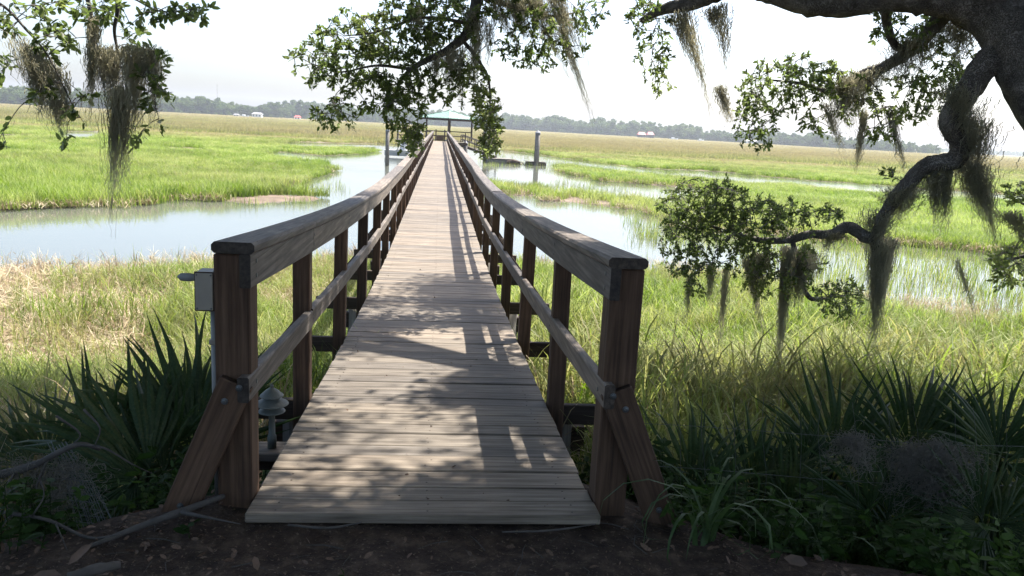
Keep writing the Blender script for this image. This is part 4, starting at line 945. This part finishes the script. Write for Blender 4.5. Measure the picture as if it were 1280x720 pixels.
moss(1076, 90, 6.15, 62, 70, 560, "dark moss curtain on the leafy branch at upper right", .0, -.45, .35)
moss(1080, 140, 6.1, 10, 70, 60, "thin moss strand below the dark curtain at upper right", .05, 0, .4)
moss(1030, 130, 6.3, 12, 60, 50, "thin slanting strand left of the dark moss curtain", .5, 0, .4)
moss(1112, 140, 6.0, 12, 72, 60, "thin slanting strand right of the dark moss curtain", .4, 0, .4)
moss(1142, 45, 5.75, 40, 62, 360, "shaggy moss over the knee of the upper right branch", .05, -.6, .4)
moss(1196, 24, 5.6, 40, 62, 230, "pale moss fringe below the fork of trunk and limb", .1, .3, .4)
moss(1200, 118, 5.2, 34, 52, 260, "fuzzy moss coat on the upper descending limb near the trunk", .1, 1.2, .4)
moss(1140, 226, 5.55, 46, 34, 240, "short moss beard under the bend of descending limb", .0, -.75, .4)
moss(1208, 150, 5.3, 38, 84, 420, "shaggy moss sleeve on the elbow of the descending limb", .2, .4, .4)
moss(1216, 205, 5.35, 26, 104, 330, "long thick moss tail sweeping right from the descending limb", .42, .3, .45)
moss(1168, 206, 5.5, 16, 72, 130, "left of two slim moss tails under the descending limb", .12, -.2, .5)
moss(1184, 204, 5.45, 14, 74, 130, "right of two slim moss tails under the descending limb", .14, .2, .5)
moss(1112, 256, 5.7, 44, 60, 380, "moss draped over the lower curve of the descending limb", -.05, -1.0, .4)
moss(1102, 300, 5.75, 20, 160, 300, "longest dark moss tail hanging from tip of the curved limb", .10, 0, .5)
moss(1117, 300, 5.75, 10, 98, 90, "shorter tail beside the longest dark moss tail", .0, 0, .4)
moss(1042, 290, 5.95, 26, 28, 110, "small beard of moss on the low horizontal branch", 0, 0, .4)
moss(1004, 312, 6.2, 30, 76, 380, "dark thick moss mass below the low branch", 0, 0, .35)
moss(985, 310, 6.2, 16, 140, 190, "long dark strand hanging from the low oak branch", .02, 0, .4)
moss(950, 318, 6.3, 24, 72, 150, "short moss tail among the low oak leaves", .0, 0, .4)
moss(934, 322, 6.35, 14, 86, 80, "slanting moss strand under the low oak leaves", .3, 0, .4)
moss(907, 335, 6.4, 10, 92, 60, "thin hanging moss thread under the low pale leaves", .05, 0, .3)
moss(890, 330, 6.4, 12, 50, 50, "short moss thread left of centre in low leaves", .0, 0, .3)
moss(862, 345, 6.5, 8, 60, 40, "leftmost thin moss thread below the low oak leaves", .0, 0, .3)
moss(1262, 265, 5.3, 18, 52, 120, "moss strand slanting off the right edge of the view", .5, 0, .4)
moss(1196, 325, 5.6, 6, 80, 30, "thin lone slanting strand over the grass at right", .45, 0, .3)
def tangle(px, py, d, w, h, n, label):
    """a draped heap of moss: many short curling strands filling a hanging sheet"""
    rg = np.random.default_rng(int(px)); sc = d/1000.0; top = at(px, py, d); K = 9; o = empty("spanish_moss", top, label, "spanish moss")
    u = np.clip(rg.normal(0, .55, n), -1.25, 1.25); v = rg.random(n)**1.1; lob = .1+1.25*vnoise(u*4.2+px, u*0, 61)*(1-.35*u*u)
    c = np.stack([u*w/2*sc*(1-.25*v)+rg.normal(0, .01, n), rg.normal(0, .035, n)*(.5+v), -v*h*sc*lob-np.abs(u)**3*.02+.012*rg.random(n)], -1)
    dirs = rg.normal(size=(n, 3)); dirs[:, 2] -= .9; P = np.zeros((n, K+1, 3)); P[:, 0] = c; st = rg.uniform(.007, .018, (n, 1)); tw = rg.normal(0, 1, (n, 3))
    for k_ in range(K):
        dirs = dirs/np.linalg.norm(dirs, axis=1)[:, None]; P[:, k_+1] = P[:, k_]+dirs*st; dirs = dirs+np.cross(tw, dirs)*.55+rg.normal(0, .25, (n, 3))+np.array([0, 0, -.28])
    W = P[..., :1]*RT+P[..., 1:2]*np.array([0, 1.0, 0])+P[..., 2:]*np.array([0, 0, 1.0]); V = np.zeros((n, K+1, 3, 3)); r = .0009
    for a in range(3): V[:, :, a] = W+r*np.array([cos(a*2.094), sin(a*2.094)*.5, sin(a*2.094)])
    idx = np.arange(n*(K+1)*3).reshape(n, K+1, 3); Fs = [np.stack([idx[:, :-1, a], idx[:, :-1, (a+1) % 3], idx[:, 1:, (a+1) % 3], idx[:, 1:, a]], -1).reshape(-1, 4) for a in range(3)]
    link("moss_strand", mesh_np("moss", V.reshape(-1, 3), np.concatenate(Fs)), o, M_MOSSDULL)["kind"] = "stuff"
tangle(1168, 556, 3.22, 104, 120, 2500, "pale grey moss heap draped over the wire fence among palmettos")
tangle(1068, 545, 3.25, 56, 46, 330, "thin grey moss scraps caught on fence wire beside palmetto")
tangle(60, 575, 3.0, 120, 110, 700, "grey moss tangled over the fallen branch at lower left")

# ------------------------------------------------------------------ saw palmettos
def frond_mesh(R, spread, nseg, seed, fused=.44, cup=.22):
    """a fan leaf in the XY plane, hub at origin, pointing +Y; blades folded into a V"""
    rg = np.random.default_rng(seed); V = []; F = []
    step = spread/nseg
    for i in range(nseg):
        a = -spread/2+step*(i+.5)+rg.normal(0, .035); L = R*(1-.22*(abs(a)/(spread/2))**2)*rg.uniform(.78, 1.08); hw = step*.5
        if rg.random() < .10: continue
        b = len(V)
        droop = rg.uniform(.02, .16)+(.5 if rg.random() < .14 else 0); tw_ = rg.normal(0, .05)
        for t in (.03, fused, .66, .86, 1.0):
            r = L*t; w = (r*math.tan(hw)*1.0 if t <= fused else L*fused*math.tan(hw)*(1-((t-fused)/(1-fused))**.9)+.0008)
            fold = w*.55; zc = -cup*R*(a/(spread/2))**2*t-droop*L*max(0, t-fused)**2*2.2
            for sgn, dz in ((-1, 0), (0, fold), (1, 0)):
                a_ = a+tw_*max(0, t-fused)*2; V.append((sin(a_)*r+cos(a_)*w*sgn, cos(a_)*r-sin(a_)*w*sgn, zc+dz))
        for k_ in range(4):
            q = b+k_*3; F += [[q, q+1, q+4, q+3], [q+1, q+2, q+5, q+4]]
    return np.array(V), F
def palmetto(name, base, fronds, label):
    """fronds: (hub px, hub py, d, angle in view deg cw from up, R, spread deg, lean toward viewer)"""
    t = empty(name, base, label, "palmetto", "saw palmettos on the bank"); inv = Matrix.Translation(-Vector(base))
    for k_, (hx, hy, d, ang, R, sp, lean) in enumerate(fronds):
        hub = Vector(at(hx, hy, d)); a = radians(ang)
        u = Vector(UP)*cos(a)+Vector(RT)*sin(a); vw = (Vector(CAMP)-hub).normalized(); u = (u+vw*lean).normalized()
        n_ = (vw-u*vw.dot(u)).normalized(); n_ = (n_+Vector((0, 0, .35))).normalized(); n_ = (n_-u*n_.dot(u)).normalized(); s = u.cross(n_)
        V, F = frond_mesh(R*1.12, radians(min(250, sp*1.5)), int(sp*1.5/7.6), int(hx*3+hy+k_)); A = np.array([s, u, n_])
        rr = np.linalg.norm(V[:, :2], axis=1)/(R*1.12); bl = (np.arange(len(V))//15); sag = np.random.default_rng(int(hx+hy)).random(bl.max()+1)**2.2
        V = V@A+np.array(hub); V[:, 2] -= (R*.55*sag[bl]*np.clip(rr-.45, 0, 1)**2*2.0)
        b0 = Vector(base)+Vector((random.gauss(0, .04), random.gauss(0, .04), .03)); mid = (b0+hub)/2+Vector((0, 0, .07))
        link("frond", mesh_np("frond", V, F), t, M_PALM, M=inv)
        V, F = tube(catmull([b0, mid, hub, hub+u*.05], 4), .008, 5, False); link("petiole", mesh_np("petiole", V, F, True), t, M_PALM, M=inv)
    return t
def gb(px, py, d): p = at(px, py, d); return (p[0], d, float(ground_z(p[0], d))+.01)
palmetto("saw_palmetto", gb(170, 640, 3.9), [(186, 588, 3.7, -32, .66, 78, .0), (172, 594, 3.6, -76, .62, 66, .15), (182, 580, 3.95, -4, .56, 62, -.2), (170, 598, 3.5, -140, .44, 120, .35), (196, 602, 3.55, 172, .42, 100, .4), (205, 590, 3.85, 30, .40, 80, .0), (120, 560, 4.1, -20, .5, 70, 0), (150, 540, 4.05, -20, .36, 185, .45), (215, 560, 4.0, 15, .34, 170, .4)], "largest dark green saw palmetto left of the boardwalk entrance")
palmetto("saw_palmetto", gb(250, 600, 4.3), [(243, 545, 4.2, -8, .70, 95, 0), (238, 550, 4.1, -42, .62, 80, .1), (256, 560, 4.25, 40, .55, 100, .0), (240, 570, 4.0, -100, .5, 110, .25)], "saw palmetto partly behind the left front post")
palmetto("saw_palmetto", gb(40, 600, 4.4), [(60, 570, 4.4, -10, .44, 90, 0), (40, 585, 4.3, -60, .5, 90, .1), (85, 580, 4.3, 50, .4, 80, .1)], "low saw palmetto at the far left behind fallen twigs")
palmetto("saw_palmetto", gb(1040, 620, 4.1), [(1044, 572, 3.95, -4, .56, 80, 0), (1040, 588, 3.8, -66, .48, 90, .15), (1056, 580, 4.0, 42, .44, 80, .0), (1060, 600, 3.75, 140, .36, 120, .35), (1030, 600, 3.7, -112, .38, 100, .3), (1000, 590, 3.75, -35, .36, 190, .45)], "tall saw palmetto in the middle of the right thicket")
palmetto("saw_palmetto", gb(1150, 610, 4.2), [(1136, 556, 4.0, -2, .54, 72, 0), (1142, 560, 3.9, 48, .58, 66, .0), (1128, 570, 3.85, -50, .44, 70, .1), (1155, 585, 3.7, 100, .42, 90, .25), (1205, 570, 3.85, 20, .40, 190, .4)], "saw palmetto behind the grey moss heap on the fence")
palmetto("saw_palmetto", gb(1250, 620, 3.9), [(1246, 566, 3.7, 12, .46, 90, .05), (1250, 570, 3.6, -64, .50, 80, .2), (1256, 580, 3.5, 125, .38, 110, .35), (1240, 585, 3.55, -165, .40, 90, .4)], "saw palmetto at the right edge of the thicket")
palmetto("saw_palmetto", gb(930, 650, 3.8), [(936, 618, 3.55, -62, .50, 90, .1), (940, 612, 3.65, -10, .42, 80, 0), (930, 628, 3.45, -108, .42, 90, .3), (950, 618, 3.6, 62, .46, 100, .1), (940, 636, 3.4, 170, .34, 120, .45), (900, 640, 3.4, -30, .34, 100, .2), (985, 640, 3.45, 20, .36, 110, .2)], "spreading saw palmetto closest to the right front post")

palmetto("saw_palmetto", gb(1100, 690, 3.2), [(1086, 640, 3.25, -30, .40, 110, .2), (1092, 646, 3.2, -95, .42, 95, .3), (1110, 640, 3.25, 40, .36, 110, .25), (1100, 655, 3.1, 150, .28, 120, .4)], "low saw palmetto below the fence in front of the moss heap")
palmetto("saw_palmetto", gb(1235, 690, 3.1), [(1225, 645, 3.15, -40, .38, 120, .25), (1240, 640, 3.2, 20, .36, 110, .15), (1250, 655, 3.05, 85, .34, 110, .3), (1230, 660, 3.0, -120, .3, 110, .4)], "low saw palmetto at the lower right corner under the fence")
palmetto("saw_palmetto", gb(860, 640, 3.5), [(862, 604, 3.55, -15, .40, 90, .1), (868, 610, 3.5, 45, .40, 85, .15), (856, 612, 3.5, -70, .30, 80, .2), (874, 622, 3.4, 100, .34, 100, .3)], "small saw palmetto right beside the right front brace")

# ------------------------------------------------------------------ wire fence, netting, sticks
def wire_fence(name, p_top, d0, d1, label):
    t = empty(name, gb(790, 640, 3.2), label, "fence"); inv = Matrix.Translation(-t.location)
    def w(nm, pts, r=.0010): V, F = tube(catmull(pts, 4), r, 4, False); link(nm, mesh_np(nm, V, F), t, M_WIRE, M=inv)
    rg = np.random.default_rng(5)
    for off in (0, 52, 104):
        w("horizontal_wire", [at(x_, y_+off+rg.normal(0, 2), d0+(d1-d0)*i/5) for i, (x_, y_) in enumerate(p_top)])
    for i in range(13):
        x_ = 812+i*37+rg.normal(0, 4); y_ = np.interp(x_, [p[0] for p in p_top], [p[1] for p in p_top]); d = d0+(d1-d0)*(x_-790)/500
        w("vertical_wire", [at(x_+rg.normal(0, 3), y_-44, d), at(x_+rg.normal(0, 3), y_, d), at(x_+2, y_+60, d), at(x_+rg.normal(0, 4), y_+112, d)])
wire_fence("wire_fence", [(786, 530), (880, 536), (975, 541), (1070, 547), (1170, 553), (1290, 558)], 3.15, 3.3, "thin rusty wire mesh fence strung through the right thicket")
t = empty("wire_netting", gb(95, 690, 2.9), "crumpled grey wire netting standing by fallen twigs at lower left", "netting"); inv = Matrix.Translation(-t.location)
rg = np.random.default_rng(8)
for i in range(11):
    o_ = i*4.2; V, F = tube(catmull([at(62+o_*.5+rg.normal(0, 1.5), 556+rg.normal(0, 2), 3.05), at(84+o_*.8, 605, 2.98), at(98+o_+rg.normal(0, 2), 650, 2.9), at(108+o_*1.1, 690, 2.8)], 4), .0013, 4, False)
    link("strand", mesh_np("strand", V, F), t, M_WIRE, M=inv)
for i in range(14):
    y_ = 562+i*9; V, F = tube([at(58+(y_-556)*.38, y_, 3.05-.0018*(y_-556)), at(90+(y_-556)*.5, y_+4, 3.03-.0018*(y_-556))], .001, 4, False); link("cross_strand", mesh_np("cross_strand", V, F), t, M_WIRE, M=inv)
def stick(name, pts, rads, label, subs=(), mat=None, cat="fallen branch"):
    P = [at(*p) for p in pts]; t = empty(name, P[0], label, cat); inv = Matrix.Translation(-Vector(P[0]))
    C = catmull(P, 5); V, F = tube(C, np.interp(np.linspace(0, 1, len(C)), np.linspace(0, 1, len(rads)), rads), 8, True, .08, int(pts[0][0]+900))
    link("stem", mesh_np("stem", V, F, True), t, mat or M_STICK, M=inv)
    for sp in subs:
        C = catmull([at(*p) for p in sp], 4); V, F = tube(C, np.linspace(rads[-1]*1.1, .0015, len(C)), 5, True); link("twig", mesh_np("twig", V, F, True), t, mat or M_STICK, M=inv)
    return t
stick("fallen_branch", [(-30, 600, 3.0), (40, 582, 3.0), (95, 556, 3.0), (125, 562, 3.05)], [.018, .015, .010, .005], "grey fallen branch lying at the left edge among palmetto fans",
      [[(70, 520, 3.0), (100, 542, 3.0), (88, 558, 3.0)], [(100, 556, 3.0), (130, 560, 3.0), (165, 580, 3.0), (190, 592, 3.05)], [(60, 572, 3.0), (45, 612, 2.95), (50, 640, 2.9)], [(105, 512, 3.05), (125, 535, 3.0), (118, 558, 3.0)], [(20, 588, 3.0), (5, 620, 2.9), (15, 650, 2.85)]])
stick("fallen_branch", [(0, 640, 2.75), (60, 650, 2.72), (110, 672, 2.68), (150, 668, 2.66)], [.007, .006, .005, .003], "thin crooked twig lying on soil at lower left",
      [[(40, 646, 2.72), (55, 620, 2.75), (50, 600, 2.8)], [(70, 655, 2.7), (85, 690, 2.6)], [(15, 642, 2.75), (-5, 670, 2.65)]])
stick("driftwood_log", [(85, 722, 2.32), (120, 712, 2.36), (150, 706, 2.4)], [.015, .019, .013], "pale barkless piece of wood on soil at bottom left", cat="wood")
stick("root", [(100, 688, 2.60), (170, 660, 2.72), (225, 640, 2.80), (280, 620, 2.92)], [.006, .011, .014, .010], "knotted surface root running to foot of the left post", [[(225, 640, 2.80), (250, 645, 2.74), (300, 655, 2.68)]], M_STICK, "root")
stick("dry_stick", [(628, 665, 2.62), (690, 663, 2.63), (745, 655, 2.66)], [.003, .004, .0025], "thin straw coloured stick lying in front of the deck", cat="stick")
stick("dry_stick", [(360, 656, 2.72), (410, 660, 2.70), (452, 653, 2.73)], [.004, .005, .003], "dark thin twig lying against the first plank", cat="stick")

# ------------------------------------------------------------------ sedge, weeds, litter
def sedge(base, n, L, label, seed, heads=(0, 6.28)):
    t = empty("sedge_clump", base, label, "sedge", "sedge clumps by the boardwalk entrance"); rg = np.random.default_rng(seed)
    for i in range(n):
        hd = rg.uniform(*heads); V, F = blade_strip((rg.normal(0, .03), rg.normal(0, .03), 0), (cos(hd), sin(hd)), L*rg.uniform(.6, 1.1), .016*rg.uniform(.7, 1.2), rg.uniform(.9, 2.0), 8, rg.uniform(.1, .5), rg)
        link("blade", mesh_np("blade", V, F, True), t, M_SEDGE)
    return t
sedge(gb(875, 712, 2.7), 14, .72, "arching light green sedge in front of the right brace", 1)
sedge(gb(1000, 700, 2.85), 12, .46, "smaller arching sedge below the middle palmetto", 2)
sedge(gb(330, 590, 3.9), 16, .5, "dark sedge below the garden light beside the deck", 3)
def seedling(px, py, d, n, label, seed, s=.035):
    p = at(px, py, d); z_ = float(ground_z(p[0], d)); t = empty("seedling", (p[0], d, z_), label, "seedling"); rg = np.random.default_rng(seed)
    link("stem", mesh_np("stem", *tube([(0, 0, -.02), (0, 0, .06)], [.002, .0012], 5)), t, M_WEED)
    for i in range(n):
        a = rg.uniform(0, 6.28); V, F = leaf_cloud(np.array([[0, 0, .02+.04*i/n]]), np.array([[cos(a), sin(a), .35]]), np.array([s*rg.uniform(.7, 1.2)]), rg); link("leaf", mesh_np("leaf", V, F), t, M_WEED)
seedling(236, 656, 2.72, 9, "bright green seedling on soil beside the left post", 1, .05)
seedling(430, 702, 2.38, 5, "tiny green sprout on bare soil in front of the deck", 2, .025)
def weed_proto(seed):
    rg = np.random.default_rng(seed); mb = MB()
    for s_ in range(4):
        hd = rg.uniform(0, 6.28); h = rg.uniform(.12, .34); p0 = np.array([rg.normal(0, .05), rg.normal(0, .05), 0]); p1 = p0+np.array([cos(hd)*.08, sin(hd)*.08, h]); mb.add(*tube([p0, (p0+p1)/2, p1], .0018, 4, False))
        k_ = 11; t_ = rg.uniform(.15, 1, k_); pos = p0+(p1-p0)*t_[:, None]; V, F = leaf_cloud(pos, np.stack([rg.normal(size=k_), rg.normal(size=k_), rg.uniform(-.2, .5, k_)], -1), rg.uniform(.035, .085, k_), rg); mb.add(V, F.tolist())
    me = mb.mesh("weed"); me.materials.append(M_WEED); return me
n = 5200
x = RNG.uniform(-4.5, 6, n); y = RNG.uniform(2.2, 6.2, n); s_ = y-edge_y(x)
keep = (s_ > .12) & (np.abs(x) > .85) & (RNG.random(n) < .2+.42*(x > 0))
x, y = x[keep], y[keep]; n = len(x)
scatter("undergrowth", np.stack([x, y, ground_z(x, y)], -1), RNG.uniform(0, 6.28, n), RNG.uniform(.35, .95, n), RNG.random(n), np.zeros(n), [weed_proto(300+i) for i in range(5)], "low leafy green weeds covering the bank slope beneath palmettos")
def litter_proto(seed):
    rg = np.random.default_rng(seed); V, F = leaf_cloud(np.zeros((1, 3)), np.array([[1, 0, .12]]), np.array([1.0]), rg); V[:, 2] += .12*np.abs(V[:, 1])+.05; me = mesh_np("fallen_leaf", V, F); me.materials.append(M_DEADLEAF); return me
n = 9000
x = RNG.uniform(-2.6, 3.2, n); y = RNG.uniform(1.5, 3.4, n); s_ = y-edge_y(x); keep = ((s_ < .25)) & ~((np.abs(x) < .7) & (y > 2.72)) & (RNG.random(n) < .25+.6*smooth((-x-.3)/1.0)+.2*(x > .8)); x, y = x[keep], y[keep]; z = ground_z(x, y)+.006
n2 = 120; x2 = RNG.uniform(-.6, .6, n2); y2 = 2.85+8*RNG.random(n2)**1.4; z2 = zd(y2)+.003
P = np.concatenate([np.stack([x, y, z], -1), np.stack([x2, y2, z2], -1)]); n = len(P); sc_ = (.010+.032*RNG.random(n)**2.5)*np.where(np.arange(n) < len(x), 1, .6)
scatter("leaf_litter", P, RNG.uniform(0, 6.28, n), sc_, RNG.random(n), np.zeros(n), [litter_proto(400+i) for i in range(3)], "small dry brown oak leaves scattered on soil and planks", np.stack([RNG.normal(0, .35, n), RNG.normal(0, .3, n)], -1))
def twig_proto(seed):
    rg = np.random.default_rng(seed); mb = MB(); mb.tube([(0, 0, 0), (.5, rg.normal(0, .06), .05), (1, rg.normal(0, .08), 0)], [.02, .016, .01], 4, False); me = mb.mesh("litter_twig"); me.materials.append(M_STICK); return me
n = 1300
x = RNG.uniform(-2.6, 3.2, n); y = RNG.uniform(1.6, 3.1, n); keep = (y < edge_y(x)+.1) & ~((np.abs(x) < .72) & (y > 2.72)); x, y = x[keep], y[keep]; n = len(x)
scatter("twig_litter", np.stack([x, y, ground_z(x, y)+.004], -1), RNG.uniform(0, 6.28, n), (.02+.12*RNG.random(n)**3), RNG.random(n), np.zeros(n), [twig_proto(i) for i in range(4)], "small broken twigs lying on the dark soil")
for i, (px, py, d, s, lb) in enumerate([(35, 706, 2.42, .10, "large curled dead leaf at the bottom left corner"), (84, 694, 2.5, .09, "brown dead leaf beside the pale driftwood piece"), (322, 688, 2.48, .055, "small tan leaf lying alone on the soil"), (1012, 690, 2.55, .09, "reddish dead leaf on the soil at lower right")]):
    rg = np.random.default_rng(i); p = at(px, py, d); V, F = leaf_cloud(np.zeros((1, 3)), np.array([[cos(i), sin(i), .15]]), np.array([s]), rg); V[:, 2] += .35*np.abs(V[:, 1])
    tag(link("dead_leaf", mesh_np("dead_leaf", V, F), None, M_DEADLEAF, (p[0], d, float(ground_z(p[0], d))+.012)), lb, "leaf", "larger dead leaves on the soil")

# ------------------------------------------------------------------ haze
HZ = 0.00024
me = box_mesh("haze", 5200, 2400, 40, .0); V = [(-2600, -20, -4), (2600, -20, -4), (2600, 2400, -4), (-2600, 2400, -4), (-2600, -20, 45), (2600, -20, 45), (2600, 2400, 45), (-2600, 2400, 45)]
hz = link("haze", mesh_np("haze", V, [[3, 2, 1, 0], [4, 5, 6, 7], [0, 1, 5, 4], [1, 2, 6, 5], [2, 3, 7, 6], [3, 0, 4, 7]]))
hm = bpy.data.materials.new("haze"); hm.use_nodes = True; nt = hm.node_tree; nt.nodes.remove(nt.nodes["Principled BSDF"])
pvn = nt.nodes.new("ShaderNodeVolumePrincipled"); pvn.inputs["Density"].default_value = HZ; pvn.inputs["Color"].default_value = (.86, .92, 1, 1); pvn.inputs["Anisotropy"].default_value = .3
nt.links.new(pvn.outputs[0], nt.nodes["Material Output"].inputs["Volume"]); hz.data.materials.append(hm); tag(hz, kind="stuff")
